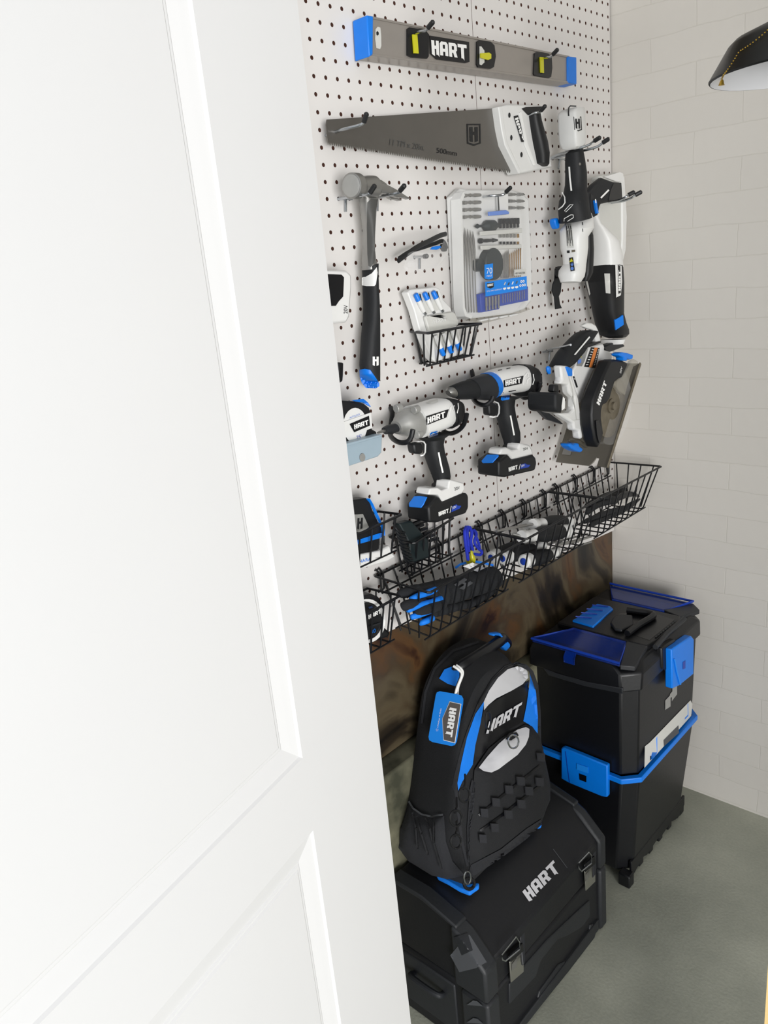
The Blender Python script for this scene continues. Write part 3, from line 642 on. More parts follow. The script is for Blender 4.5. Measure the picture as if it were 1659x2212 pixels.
for i in range(4):
    for k, (x0, w_) in enumerate(((290, 112), (408, 240))):
        y = 190 + i * 128 - k * 8
        bit('driver_bit', 'short grey driver bit lying crosswise in the upper left of the case', 'driver bits at the upper left of the bit case', 'steel', ZG, [(x0 + (30 if i == 0 and k == 0 else 0), y), (x0 + w_ * .25, y), (x0 + w_ * .3, y), (x0 + w_ * .5, y), (x0 + w_ * .55, y), (x0 + w_ * .98, y - 4)], (1.4, 3.4, 2.2, 2.6, 3.4, 3.0))
for i in range(3):
    for k, (x0, w_) in enumerate(((1150, 150), (1320, 120))):
        y = 165 + i * 120
        bit('driver_bit', 'short pointed driver bit at the upper right of the case', 'driver bits at the upper right of the bit case', 'steel', ZG, [(x0, y), (x0 + w_ * .4, y), (x0 + w_ * .45, y), (x0 + w_ * .7, y), (x0 + w_, y + 3)], (3.2, 3.2, 2.2, 2.8, .8))
for i in range(6):
    x0 = 1000 + i * 63
    bit('nut_driver', 'dark upright nut driver in the row near the top of the case', 'nut drivers in the bit case', 'hex', ZG, [(x0, 600 - i * 2), (x0 + 2, 690), (x0 + 3, 700), (x0 + 5, 775 - i * 3)], (3.6, 3.6, 2.6, 2.6))
    x0 = 1005 + i * 63
    bit('driver_bit', 'small bit held in the middle strip of the case', 'bits in the middle strips of the bit case', 'steel' if i < 5 else 'gold', ZG, [(x0, 870), (x0 + 2, 940)], (2.2, 2.4)); bit('driver_bit', 'small bit held in the middle strip of the case', 'bits in the middle strips of the bit case', 'hex' if i < 5 else 'gold', ZG, [(x0, 1010), (x0 + 2, 1060)], (2.4, 2.2))
tag(tube('bit_holder', [atx(ZG(p), .028) for p in ((545, 740), (590, 735), (600, 735), (680, 732), (740, 730), (750, 730), (880, 725), (930, 722), (1000, 720))], [.001, .0045, .003, .002, .0095, .0105, .0105, .005, .003], 'hexg', None, 14), 'fat dark bit adapter lying across the upper part of the case', 'drill bit')
tag(tube('countersink_bit', [atx(ZG(p), .028) for p in ((635, 1000), (665, 998), (680, 998), (760, 995), (860, 990), (870, 988), (950, 985))], [.005, .005, .0028, .0035, .0025, .004, .0018], 'hex', None, 12), 'grey countersink bit lying across the middle of the case', 'drill bit')
hs = thing('hole_saw', 'round dark hole saw in the bit case beside the 70 piece label', 'hole saw')
a = atx(ZH((620, 270)), .030); b = atx(ZH((850, 255)), .032)
lathe('cup', Vector((.021, b.y, b.z)), Vector((.040, b.y, b.z)), [(0, .0285), (.001, .0300), (.017, .0300), (.0185, .0285), (.0185, .004)], 'hexg', hs, 32)
lathe('arbor', Vector((.022, a.y, a.z)), Vector((.036, a.y, a.z)), [(0, .012), (.012, .012), (.013, .010)], 'hexg', hs, 16)
for i in range(7):
    x0 = 1010 + i * 22
    bit('twist_drill', 'slim grey twist drill in the case above the blue label', 'grey twist drills in the bit case', 'steel', ZH, [(x0, 500), (x0, 300 - i * 35), (x0 + 2, 130 - i * 15), (x0 + 3, 100 - i * 20)], (.7 + i * .06, .8 + i * .08, .8 + i * .08, .2))
for i in range(7):
    x0 = 1160 + i * 33
    bit('twist_drill', 'gold coloured twist drill in the case above the blue label', 'gold twist drills in the bit case', 'gold', ZH, [(x0, 480), (x0 + 4, 200 - i * 30), (x0 + 6, 90 - i * 20), (x0 + 7, 60 - i * 20)], (.8, .9 + i * .08, 1.0 + i * .09, .2), .0285)
for i in range(5):
    x0 = 355 + i * 48
    bit('spade_bit', 'long upright steel spade bit along the left side of the case', 'spade bits in the bit case', 'steel', ZH, [(x0 - 40, -420 + i * 20), (x0 - 30, -200), (x0 - 10, 0), (x0, 380), (x0 + 15, 800), (x0 + 30, 1060), (x0 + 32, 1120)], (.3, 2.6, 2.3, 1.0, 1.0, 1.2, 1.5), .029)
for i in range(5):
    x0 = 750 + i * 55
    bit('long_driver_bit', 'long grey driver bit in the blue rack at the foot of the case', 'long driver bits in the blue rack', 'steel', ZH, [(x0, 850 - i * 10), (x0 + 2, 1000 - i * 10), (x0 + 2, 1020 - i * 10), (x0 + 5, 1085 - i * 10)], (2.4, 2.4, 1.8, 2.2), .034)
for i in range(10):
    x0 = 1045 + i * 43
    bit('short_drill', 'tiny drill bit standing in the blue rack at the foot of the case', 'tiny drills in the blue rack', 'chrome', ZH, [(x0, 800 - i * 8), (x0 + 2, 950 - i * 8)], (.9, .9), .033, 6)
hook(ZG, [[(650, 215, .006), (800, 195, .045), (1040, 172, .062), (1095, 130, .068), (1160, 68, .076)]], 'zinc peg hook through the top of the clear bit case')

# ================================================================ drills and battery packs
def battery(t, z, side, button, frontlab, xf, xb, hb, lb, capt):
    b = trace('battery', z, side, xf, xb, 'black', t, .004)
    patch('release_button', z, button, b, 'blue', t, th=.0025, bev=.001, plane=True, off=.0055)
    hart(z, *hb, b, t)
    stroke('slash', z, lb[0], 1.1, b, 'paint', t)
    p = patch('capacity_patch', z, lb[1], b, 'dblue', t)
    words('20V', z, *lb[2], p, t, 'paint')
    return b
def loop(z, pts, t, r=.0045): return tube('ring', curve([atx(z(p[:2]), p[2]) for p in pts], 6), r, 'wire', t, 10)
# impact driver
t = thing('impact_driver', 'cordless impact driver with grey alloy nose, nearest the tape measure', 'power drill')
xc = .055
lathe('bit', atx(ZD((300, 618)), .060), atx(ZD((365, 598)), xc), [(0, .0010), (.004, .0022), (.02, .0028), (.03, .003)], 'steel', t, 10)
loft('chuck', ZD, [(346, 572, 366, 634), (372, 556, 392, 632), (400, 548, 420, 628), (436, 545, 452, 615)], xc, 'dgrey', t, ex=2)
loft('gear_case', ZD, [(432, 522, 455, 634), (455, 500, 480, 640), (470, 470, 505, 652), (492, 440, 540, 660), (540, 418, 590, 665), (590, 412, 622, 655)], xc, 'castgrey', t, ex=2.2)
for p in ((455, 430), (590, 440), (612, 630)):
    lathe('screw_boss', atx(ZD((p[0] - 15, p[1] + 5)), .075), atx(ZD((p[0] + 12, p[1] - 4)), .075), [(0, .006), (.001, .0072), (.012, .0072), (.013, .006)], 'castgrey', t, 12)
mb = loft('motor_housing', ZD, [(556, 400, 612, 668), (640, 378, 690, 640), (700, 354, 760, 615), (760, 338, 815, 590), (800, 342, 840, 560)], xc, 'white', t, ex=2.8)
patch('top_vent', ZD, [(665, 392), (700, 375), (760, 362), (765, 385), (720, 400)], mb, 'offwhite', t, fine=3)
rc = loft('rear_cap', ZD, [(785, 336, 835, 600), (840, 340, 880, 575), (880, 352, 905, 540), (915, 372, 925, 500), (930, 420, 932, 470)], xc, 'black', t, ex=2.6)
lb = patch('name_plate', ZD, [(664, 493), (843, 437), (824, 500), (668, 562)], mb, 'gloss', t, fine=4, off=.0012)
hart(ZD, (680, 545), (815, 497), (678, 502), [mb, lb], t, fine=6, off=.0012)
stroke('rear_stripe', ZD, [(838, 510), (855, 420), (882, 408), (868, 455), (888, 450)], 1.8, [rc, mb], 'paint', t, fine=4, off=.0014)
stroke('vent_line', ZD, [(905, 470), (915, 430), (912, 392)], 2, rc, 'paint', t, fine=4, off=.0012)
hn = loft('handle', ZD, [(590, 668, 850, 600), (640, 690, 808, 640), (645, 730, 800, 690), (655, 790, 808, 740), (672, 840, 825, 800), (695, 900, 845, 870), (722, 965, 855, 935), (735, 1000, 850, 985), (712, 1035, 845, 1040)], xc - .002, 'rubber', t, ex=2.5)
stroke('grip_stripe', ZD, [(766, 765), (778, 830), (798, 920)], 3.6, hn, 'paint', t, fine=4, off=.001)
patch('selector', ZD, [(683, 630), (700, 613), (755, 598), (765, 605), (757, 634), (690, 655), (680, 648)], [hn, mb], 'paint', t, fine=4, off=.0012)
patch('selector_button', ZD, [(690, 632), (703, 619), (748, 606), (755, 610), (749, 630), (694, 648)], [hn, mb], 'blue', t, fine=4, off=.003)
trace('trigger', ZD, [(578, 700), (640, 690), (655, 730), (650, 775), (635, 782), (590, 778), (582, 740)], .064, .046, 'black', t, .004)
stroke('trigger_guard', ZD, [(545, 690), (600, 684), (645, 676), (665, 680), (678, 700), (676, 760), (665, 780), (640, 786)], 3.2, hn, 'paint', t, fine=4, off=.004)
ft = trace('foot', ZD, [(690, 1090), (705, 1042), (760, 1035), (795, 1056), (842, 1040), (850, 985), (862, 975), (962, 1000), (968, 1050), (945, 1085), (800, 1148), (768, 1092)], .084, .052, 'white', t, .004)
words('20V', ZD, (888, 1058), (928, 1046), (884, 1036), ft, t)
battery(t, ZD, [(690, 1185), (760, 1105), (780, 1110), (800, 1146), (945, 1085), (985, 1075), (998, 1100), (998, 1190), (978, 1235), (765, 1302), (700, 1302)], [(556, 1168), (598, 1112), (640, 1110), (696, 1118), (668, 1178), (650, 1200), (560, 1192)], None, .088, .034,
        ((766, 1252), (842, 1224), (764, 1222)), ([(851, 1228), (862, 1175)], [(862, 1222), (870, 1178), (900, 1162), (912, 1172), (938, 1174), (925, 1195)], ((870, 1200), (902, 1188), (868, 1182))), '')
k = thing('tool_hanger', 'black double ring hanger carrying the impact driver', 'hook')
loop(ZD, [(402, 425, .002), (415, 470, .012), (398, 600, .02), (408, 650, .045), (460, 688, .075), (520, 690, .094), (556, 655, .102), (572, 592, .106)], k)
loop(ZD, [(700, 420, .002), (780, 560, .012), (812, 608, .03), (860, 622, .05), (915, 602, .07), (955, 560, .085), (975, 510, .094), (982, 472, .098)], k)
# drill driver
t = thing('drill_driver', 'cordless drill driver with blue torque ring and black chuck, right of the impact driver', 'power drill')
loft('chuck_jaws', ZD, [(832, 290, 850, 340), (842, 268, 868, 352), (862, 258, 890, 358)], xc, 'steel', t, ex=2)
loft('chuck', ZD, [(862, 252, 892, 362), (895, 238, 925, 372), (950, 215, 985, 374), (1005, 200, 1040, 370)], xc, 'rubber', t, ex=2)
loft('collar', ZD, [(1002, 196, 1042, 372), (1020, 184, 1062, 378), (1085, 165, 1120, 382), (1125, 152, 1160, 380)], xc, 'dgrey', t, ex=2)
tr_ = loft('torque_ring', ZD, [(1118, 148, 1158, 380), (1140, 144, 1178, 370), (1158, 140, 1196, 358)], xc, 'blue', t, ex=2)
words('02', ZD, (1145, 228), (1150, 188), (1170, 232), tr_, t, 'paint', fine=3); words('18', ZD, (1160, 330), (1164, 300), (1180, 332), tr_, t, 'paint', fine=3)
mb = loft('motor_housing', ZD, [(1156, 138, 1196, 350), (1180, 122, 1222, 345), (1250, 104, 1290, 335), (1320, 92, 1360, 325), (1390, 90, 1415, 312)], xc, 'white', t, ex=2.6)
for p in ((1236, 145), (1300, 132)): patch('top_vent', ZD, [(p[0] - 16, p[1] - 4), (p[0] + 14, p[1] - 10), (p[0] + 14, p[1] - 4), (p[0] - 16, p[1] + 3)], mb, 'ink', t)
stroke('side_vent', ZD, [(1228, 318), (1265, 310)], 1.6, mb, 'ink', t, off=.001); stroke('side_vent', ZD, [(1300, 302), (1355, 292)], 1.8, mb, 'ink', t, off=.001)
rc = loft('rear_cap', ZD, [(1380, 88, 1395, 345), (1425, 92, 1425, 352), (1462, 112, 1450, 348), (1485, 138, 1475, 322), (1496, 180, 1494, 280)], xc, 'black', t, ex=2.6)
lb = patch('name_plate', ZD, [(1260, 218), (1412, 182), (1398, 242), (1262, 272)], mb, 'gloss', t, fine=4, off=.0012)
hart(ZD, (1273, 258), (1392, 234), (1272, 218), [mb, lb], t, fine=6, off=.0012)
stroke('rear_stripe', ZD, [(1408, 250), (1415, 190), (1440, 160), (1450, 165), (1442, 200), (1460, 196), (1440, 215), (1436, 245)], 2.6, [rc, mb], 'paint', t, fine=4, off=.0014)
stroke('vent_line', ZD, [(1484, 250), (1496, 215), (1488, 170)], 1.8, rc, 'paint', t, fine=4, off=.0012)
hn = loft('handle', ZD, [(1185, 352, 1400, 335), (1200, 385, 1348, 352), (1212, 440, 1342, 400), (1208, 500, 1350, 455), (1225, 570, 1368, 530), (1245, 640, 1385, 600), (1262, 685, 1388, 660), (1268, 710, 1380, 695), (1250, 735, 1378, 745)], xc - .002, 'rubber', t, ex=2.5)
stroke('grip_stripe', ZD, [(1314, 485), (1326, 550), (1342, 635)], 3.2, hn, 'paint', t, fine=4, off=.001)
patch('selector_button', ZD, [(1246, 350), (1262, 336), (1308, 333), (1314, 340), (1308, 365), (1255, 375), (1244, 368)], [hn, mb], 'blue', t, fine=4, off=.003)
trace('trigger', ZD, [(1152, 398), (1200, 390), (1222, 420), (1222, 470), (1205, 490), (1158, 484)], .064, .046, 'black', t, .004)
stroke('trigger_guard', ZD, [(1158, 382), (1205, 376), (1232, 388), (1240, 415), (1238, 465), (1225, 488), (1195, 494), (1165, 490)], 3, hn, 'paint', t, fine=4, off=.004)
ft = trace('foot', ZD, [(1235, 785), (1250, 738), (1290, 728), (1330, 748), (1378, 742), (1384, 705), (1392, 698), (1462, 708), (1480, 740), (1492, 786), (1332, 824), (1300, 784)], .084, .052, 'white', t, .004)
words('20V', ZD, (1412, 752), (1450, 744), (1408, 734), ft, t)
battery(t, ZD, [(1228, 835), (1300, 784), (1332, 824), (1490, 786), (1510, 806), (1518, 850), (1505, 905), (1280, 957), (1228, 952)], [(1106, 846), (1148, 798), (1235, 798), (1238, 808), (1192, 858), (1115, 860)], None, .088, .034,
        ((1300, 912), (1368, 892), (1298, 882)), ([(1378, 898), (1388, 855)], [(1388, 892), (1396, 858), (1425, 850), (1438, 860), (1465, 862), (1450, 880)], ((1395, 880), (1422, 872), (1394, 864))), '')
k = thing('tool_hanger', 'black double ring hanger carrying the drill driver', 'hook')
loop(ZD, [(1020, 145, .002), (1030, 200, .010), (1030, 340, .02), (1048, 380, .055), (1085, 402, .08), (1130, 405, .095), (1170, 375, .102), (1185, 340, .104)], k)
loop(ZD, [(1280, 200, .002), (1380, 320, .02), (1420, 352, .05), (1460, 340, .065), (1500, 310, .08), (1530, 270, .09), (1545, 232, .095)], k)

# ================================================================ tape measure in the pegboard bin
b = tag(trace('storage_bin', ZD, [(40, 712), (330, 632), (338, 640), (334, 768), (305, 800), (60, 880)], .085, .012, 'bin', None, .003), 'pale blue-grey plastic bin on the pegboard under the tape measure', 'bin')
TOP.remove(b); bn = thing('storage_bin', b['label'], 'bin'); b.name = 'bin_body'; b.parent = bn
for kk in ('label', 'category'): del b[kk]
patch('embossed_disc', ZD, [(182 + 21 * math.cos(u * .5236), 805 + 32 * math.sin(u * .5236)) for u in range(12)], b, 'castgrey', bn, th=.001)
prism('rim', [atx(ZD(p), .088) for p in ((40, 708), (336, 628), (337, 645), (40, 728))], (-.078, 0, 0), 'bin', bn, .001)
t = thing('tape_measure', 'white and black tape measure marked 25 standing in the blue-grey bin', 'tape measure')
bd = trace('case', ZD, [(20, 372), (150, 378), (200, 392), (240, 425), (255, 470), (262, 590), (300, 610), (296, 635), (150, 682), (20, 700)], .072, .03, 'black', t, .006)
patch('face_disc', ZD, [(130 + 92 * math.cos(u * .314), 562 + 135 * math.sin(u * .314)) for u in range(20)], bd, 'white', t, off=.0006, fine=5)
p = patch('face_band', ZD, [(20, 540), (245, 462), (256, 580), (30, 660)], bd, 'white', t, off=.0012, th=.002)
p2 = patch('name_plate', ZD, [(86, 550), (235, 487), (243, 562), (122, 614)], p, 'gloss', t, off=.0006)
hart(ZD, (122, 590), (230, 552), (120, 555), p2, t)
words("25'", ZD, (138, 668), (175, 655), (136, 640), bd, t, 'dblue', off=.0015); words('AUTOLOCK', ZD, (85, 510), (165, 482), (84, 496), bd, t, 'bluewhite', off=.0015)
patch('lock_button', ZD, [(95, 368), (180, 358), (215, 388), (235, 418), (180, 388), (120, 378)], bd, 'blue', t, off=.002, th=.003)

# ================================================================ oscillating multi-tool
t = thing('multi_tool', 'white and black oscillating multi-tool with battery foot up, nearest the hand saw', 'multi-tool')
ft = loft('battery_foot', ZT, [(375, 105, 540, 105), (345, 135, 545, 125), (338, 160, 546, 160), (342, 300, 550, 300), (350, 400, 552, 420), (372, 465, 545, 460), (400, 485, 520, 480)], .075, 'white', t, ex=6)
emblem(ZT, (468, 300), (540, 300), (460, 178), ft, t)
stroke('top_line', ZT, [(420, 175), (420, 100), (435, 82), (490, 85)], 3, ft, 'ink', t, off=.001)
g = loft('grip', ZT, [(500, 400, 535, 400), (480, 440, 545, 440), (392, 520, 550, 500), (388, 600, 565, 590), (390, 700, 580, 700), (388, 800, 580, 800), (375, 870, 580, 870), (335, 940, 590, 940), (325, 1030, 595, 1010), (330, 1090, 610, 1060), (340, 1180, 620, 1090)], .075, 'rubber', t, ex=2.6)
stroke('grip_stripe', ZT, [(426, 640), (432, 740), (446, 860)], 3.6, g, 'paint', t, off=.001, fine=5)
stroke('grip_edge', ZT, [(362, 875), (385, 920), (388, 970), (365, 1005), (325, 1035)], 2.6, g, 'paint', t, off=.001, fine=5)
stroke('loop_mark', ZT, [(462, 985), (430, 990), (382, 1045), (395, 1055), (440, 1010)], 1.3, g, 'paint', t, off=.001, closed=True, fine=5)
for p in ((520, 615), (520, 968)): patch('screw', ZT, [(p[0] + 10 * math.cos(u), p[1] + 14 * math.sin(u)) for u in [k_ * .785 for k_ in range(8)]], g, 'steel' if p[1] < 900 else 'ink', t, off=.001)
bd = loft('body', ZT, [(480, 1085, 620, 1062), (400, 1160, 632, 1110), (345, 1220, 634, 1210), (348, 1290, 585, 1290), (352, 1390, 585, 1390), (370, 1450, 580, 1450), (375, 1530, 570, 1540), (338, 1570, 560, 1620), (332, 1620, 550, 1670), (350, 1690, 520, 1712)], .075, 'white', t, ex=3)
loft('front_grip', ZT, [(575, 1245, 634, 1243), (540, 1275, 640, 1270), (540, 1400, 646, 1400), (530, 1500, 643, 1480), (518, 1640, 636, 1600), (535, 1690, 600, 1690)], .082, 'black', t, ex=3)
lbl = patch('rating_label', ZT, [(394, 1160), (445, 1130), (468, 1385), (412, 1385)], bd, 'offwhite', t, off=.001, fine=5)
for i in range(9): stroke('rating_text', ZT, [(398 + i * 6, 1165 + (i % 3) * 20), (412 + i * 6, 1370 - (i % 4) * 25)], .9, bd, 'ink', t, off=.0016, fine=8)
stroke('frame_mark', ZT, [(378, 1140), (380, 1115), (440, 1080), (462, 1080), (465, 1105), (410, 1140)], 1.4, [bd, g], 'paint', t, off=.0012, fine=5)
for y in (1108, 1165, 1222): stroke('vent', ZT, [(545, y - 14), (547, y + 14)], 1.6, bd, 'ink', t, off=.001)
patch('mark', ZT, [(405, 1408), (430, 1406), (430, 1430), (406, 1431)], bd, 'ink', t, off=.001); patch('mark', ZT, [(447, 1404), (480, 1400), (480, 1420), (448, 1424)], bd, 'rust', t, off=.001)
wl = patch('warning_label', ZT, [(424, 1478), (460, 1472), (478, 1595), (438, 1602)], bd, 'ink', t, off=.001, fine=5)
patch('warning_triangle', ZT, [(430, 1515), (445, 1480), (464, 1508)], bd, 'yellow', t, off=.0016); 
for y in (1540, 1578): patch('warning_disc', ZT, [(452 + 14 * math.cos(u * .628), y + 16 * math.sin(u * .628)) for u in range(10)], bd, 'bluewhite', t, off=.0016)
trace('side_switch', ZT, [(300, 1110), (325, 1108), (340, 1140), (338, 1205), (318, 1210), (300, 1170), (292, 1130)], .045, .03, 'blue', t, .003)
p = atx(ZT((330, 1610)), .035)
lathe('clamp', Vector((.030, p.y, p.z)), Vector((.048, p.y, p.z)), [(0, .009), (.003, .013), (.016, .013), (.018, .010)], 'black', t, 16)
trace('cutting_blade', ZT, [(298, 1575), (315, 1565), (340, 1568), (335, 1650), (356, 1680), (348, 1790), (330, 1830), (340, 1900), (358, 1940), (300, 1948), (290, 1835), (268, 1780), (275, 1720), (292, 1680)], .030, .0275, 'hex', t, .0003)
hook(ZT, [[(265, 555, .006), (330, 525, .03), (500, 475, .085), (600, 440, .105), (650, 405, .112), (690, 380, .122)], [(275, 560, .006), (400, 530, .04), (560, 490, .085), (680, 455, .11), (730, 420, .12), (768, 395, .128)]],
     'double zinc peg hook holding the oscillating multi-tool', bracket=[(262, 553), (380, 570), (340, 565), (325, 660)], r=.0026)

# ================================================================ reciprocating saw
t = thing('reciprocating_saw', 'large white and black reciprocating saw hanging nose down against the brick wall corner', 'saw')
bk = trace('battery_mount', ZT, [(705, 720), (870, 688), (915, 700), (935, 730), (955, 1100), (945, 1400), (905, 1560), (850, 1540), (700, 1200), (690, 1040), (720, 985)], .060, .035, 'offwhite', t, .006)  # white plastic; the off-white tone carries the shade behind the handle
trace('mount_rim', ZT, [(902, 705), (935, 725), (958, 1100), (948, 1400), (915, 1540), (900, 1540), (915, 1300), (912, 950)], .064, .045, 'white', t, .003)
bd = loft('body', ZT, [(625, 1090, 690, 1100), (640, 1150, 720, 1180), (645, 1220, 790, 1250), (640, 1320, 870, 1330), (635, 1440, 895, 1440), (630, 1500, 900, 1500), (630, 1565, 905, 1570)], .060, 'white', t, ex=3.2)
h_ = trace('handle', ZT, [(592, 868), (650, 800), (728, 738), (838, 778), (902, 782), (912, 938), (720, 980), (705, 1010), (694, 1082), (668, 1098), (625, 1085), (610, 1000), (598, 920)], .085, .072, 'rubber', t, .004)
patch('handle_gap', ZT, [(618, 888), (640, 905), (652, 960), (660, 1070), (625, 1060), (612, 960)], h_, 'ink', t, off=.001)
patch('cap', ZT, [(725, 735), (870, 692), (902, 705), (908, 782), (838, 776)], [h_, bk], 'white', t, off=.002, th=.003)
patch('dark_panel', ZT, [(830, 790), (900, 785), (910, 930), (780, 962), (800, 860)], h_, 'gloss', t)
stroke('grip_stripe', ZT, [(712, 926), (785, 852)], 3.6, h_, 'paint', t)
stroke('trigger', ZT, [(648, 950), (655, 1000), (668, 1070)], 4.2, h_, 'blue', t, th=.004); stroke('trigger_tip', ZT, [(646, 940), (650, 975)], 2.4, h_, 'paint', t, off=.005)
bt = loft('boot', ZT, [(630, 1545, 902, 1545), (600, 1620, 905, 1620), (575, 1700, 908, 1700), (600, 1780, 910, 1780), (625, 1880, 911, 1880), (648, 1990, 912, 1990), (668, 2080, 935, 2080), (690, 2150, 958, 2130), (712, 2200, 962, 2165), (790, 2225, 940, 2195)], .060, 'black', t, ex=3)
for q in ([(746, 1620), (798, 1620), (802, 1805), (760, 1800)], [(580, 1690), (598, 1690), (622, 1805), (612, 1822)]): patch('badge', ZT, q, bt, 'offwhite', t, off=.0012, fine=6)
lb = patch('name_strip', ZT, [(842, 1540), (900, 1550), (905, 1700), (893, 1820), (850, 1842)], [bt, bd], 'white', t, off=.0016, fine=6)
p2 = patch('name_plate', ZT, [(864, 1545), (885, 1552), (890, 1800), (868, 1808)], [bt, bd], 'gloss', t, off=.0024, fine=6)
hart(ZT, (884, 1780), (884, 1590), (866, 1780), [bt, bd], t, off=.003, fine=6)
patch('shoe_latch', ZT, [(830, 2045), (908, 1998), (914, 2085), (840, 2135)], bt, 'blue', t, th=.004, off=.001)
loft('front_ring', ZT4, [(915, 1335, 1260, 1275), (920, 1370, 1240, 1310), (960, 1400, 1160, 1370)], .060, 'white', t, ex=2.4, depth=.03)
trace('shoe', ZT4, [(955, 1420), (1180, 1320), (1270, 1390), (1290, 1420), (1070, 1505), (990, 1515), (950, 1460)], .070, .05, 'dgrey', t, .004)
hook(ZT, [[(600, 990, .006), (740, 970, .04), (870, 950, .1), (930, 925, .125), (965, 900, .132), (1003, 880, .138)], [(610, 1000, .006), (760, 975, .04), (900, 958, .1), (985, 930, .13), (1030, 900, .14), (1068, 880, .147)]],
     'double zinc peg hook through the reciprocating saw handle, pointing at the brick wall', r=.0026)

# ================================================================ circular saw
t = thing('circular_saw', 'white and black circular saw with clear lower guard hanging above the rightmost basket', 'saw')
A, B, C2, D2 = Vector((.018, .632, 1.020)), Vector((.156, .622, 1.022)), Vector((.156, .782, 1.230)), Vector((.018, .790, 1.230))
U = (C2 - B).normalized(); NN = Vector((0, U.z, -U.y))
shp = [A, A + (B - A) * .66, A + (B - A) * .72 + U * .010, A + (B - A) * .75 + U * .022, A + (B - A) * .80 + U * .020, A + (B - A) * .80 + U * .002, B, C2, D2]
prism('shoe', shp, NN * .003, 'shoe', t, .0008)
prism('shoe_edge', [B + NN * .003, B - NN * .005, C2 - NN * .005, C2 + NN * .003], (.0025, 0, 0), 'rust', t, .0008)
prism('scale_mark', [A + U * .02 + (B - A) * .08 - NN * .001, A + U * .02 + (B - A) * .25 - NN * .001, A + U * .048 + (B - A) * .25 - NN * .001, A + U * .048 + (B - A) * .08 - NN * .001], -NN * .0006, 'steel', t)
hd = trace('rear_body', ZQ, [(480, 390), (520, 240), (600, 100), (700, 60), (930, 20), (955, 60), (950, 120), (1050, 150), (1085, 220), (1080, 275), (870, 345), (760, 480), (640, 760), (600, 900), (560, 1000), (450, 640), (430, 450)], .108, .085, 'white', t, .005)
mh = trace('motor_body', ZQ, [(235, 372), (372, 380), (425, 560), (530, 900), (565, 1150), (602, 1500), (598, 1570), (550, 1566), (540, 1444), (460, 1425), (445, 1315), (300, 1225), (205, 1158), (390, 1145), (460, 1080), (463, 900), (395, 842), (372, 800), (360, 685), (228, 672), (262, 600)], .125, .105, 'white', t, .005)
stroke('body_seam', ZQ, [(280, 1268), (420, 1262), (560, 1250)], 1, mh, 'offwhite', t)
stroke('body_ridge', ZQ, [(330, 430), (420, 760), (470, 1100), (490, 1260)], 1.4, mh, 'offwhite', t)
loft('handle', ZS, [(322, 500, 480, 540, .024), (330, 450, 555, 500, .024), (380, 360, 600, 450, .022), (440, 290, 650, 390, .02), (510, 210, 700, 320, .02), (570, 150, 745, 260, .02), (640, 112, 765, 230, .02), (700, 130, 762, 200, .016)], .095, 'rubber', t, ex=2.6)
trace('handle_cap', ZS, [(640, 112), (690, 80), (735, 82), (775, 105), (800, 160), (822, 262), (780, 285), (752, 150), (700, 138)], .112, .100, 'white', t, .003)
hh = bpy.data.objects.get('handle')
trace('handle_stripe', ZS, [(708, 215), (715, 225), (570, 398), (556, 398)], .120, .1185, 'paint', t, .0003)
trace('lower_strap', ZS, [(655, 300), (820, 262), (828, 275), (740, 312), (640, 340)], .116, .10, 'black', t, .001)
lb = patch('warning_label', ZQ, [(725, 75), (868, 88), (800, 415), (612, 395)], hd, 'ink', t)
patch('warning_stripe', ZQ, [(775, 82), (828, 86), (735, 405), (685, 402)], hd, 'orange', t, off=.0016)
for i in range(7): stroke('warning_text', ZQ, [(730 - i * 16, 110 + i * 42), (765 - i * 15, 118 + i * 40)], 1.5, hd, 'paint', t, off=.0016); stroke('warning_text', ZQ, [(838 - i * 12, 130 + i * 40), (850 - i * 11, 105 + i * 40)], 1.2, hd, 'paint', t, off=.0016)
patch('safety_label', ZQ, [(600, 130), (680, 95), (620, 300), (575, 388), (490, 380), (520, 230)], hd, 'castgrey', t, off=.001)
patch('safety_mark', ZQ, [(525, 250), (545, 195), (572, 240)], hd, 'yellow', t, off=.0018); patch('safety_mark', ZQ, [(505, 290), (560, 270), (560, 330), (505, 350)], hd, 'bluewhite', t, off=.0018)
trace('lock_button', ZQ, [(330, 405), (345, 388), (375, 398), (430, 425), (432, 535), (420, 550), (378, 548)], .128, .10, 'blue', t, .003)
trace('lock_button', ZQ, [(28, 400), (45, 382), (75, 385), (90, 440), (85, 520), (60, 515), (35, 470)], .115, .108, 'blue', t, .003)
stroke('switch_slot', ZQ, [(440, 550), (470, 640), (500, 730)], 3.6, hd, 'ink', t)
bt = trace('battery', ZS, [(372, 778), (405, 775), (440, 790), (468, 832), (465, 935), (425, 975), (385, 968), (370, 930)], .150, .082, 'rubber', t, .006)
patch('battery_stripe', ZS, [(438, 815), (460, 835), (458, 930), (425, 955), (425, 905)], bt, 'paint', t, off=.001)
trace('battery_mount', ZS, [(350, 770), (360, 695), (400, 692), (410, 780)], .130, .115, 'black', t, .003)
trace('lower_vent', ZS, [(215, 960), (310, 980), (420, 1060), (450, 1090), (430, 1085), (290, 1040)], .09, .08, 'dgrey', t, .002)
gd = trace('upper_guard', ZQ, [(1050, 292), (1130, 274), (1240, 285), (1325, 325), (1340, 352), (1242, 570), (1185, 592), (1125, 640), (1080, 780), (1050, 900), (990, 990), (930, 1020), (908, 1100), (903, 1220), (918, 1340), (940, 1480), (900, 1610), (848, 1722), (800, 1600), (756, 1350), (748, 1180), (768, 950), (850, 740), (945, 520)], .157, .126, 'black', t, .006)
hart(ZQ, (858, 1025), (985, 655), (812, 985), gd, t)
words('20V', ZQ, (1210, 508), (1238, 405), (1188, 490), gd, t, 'paint')
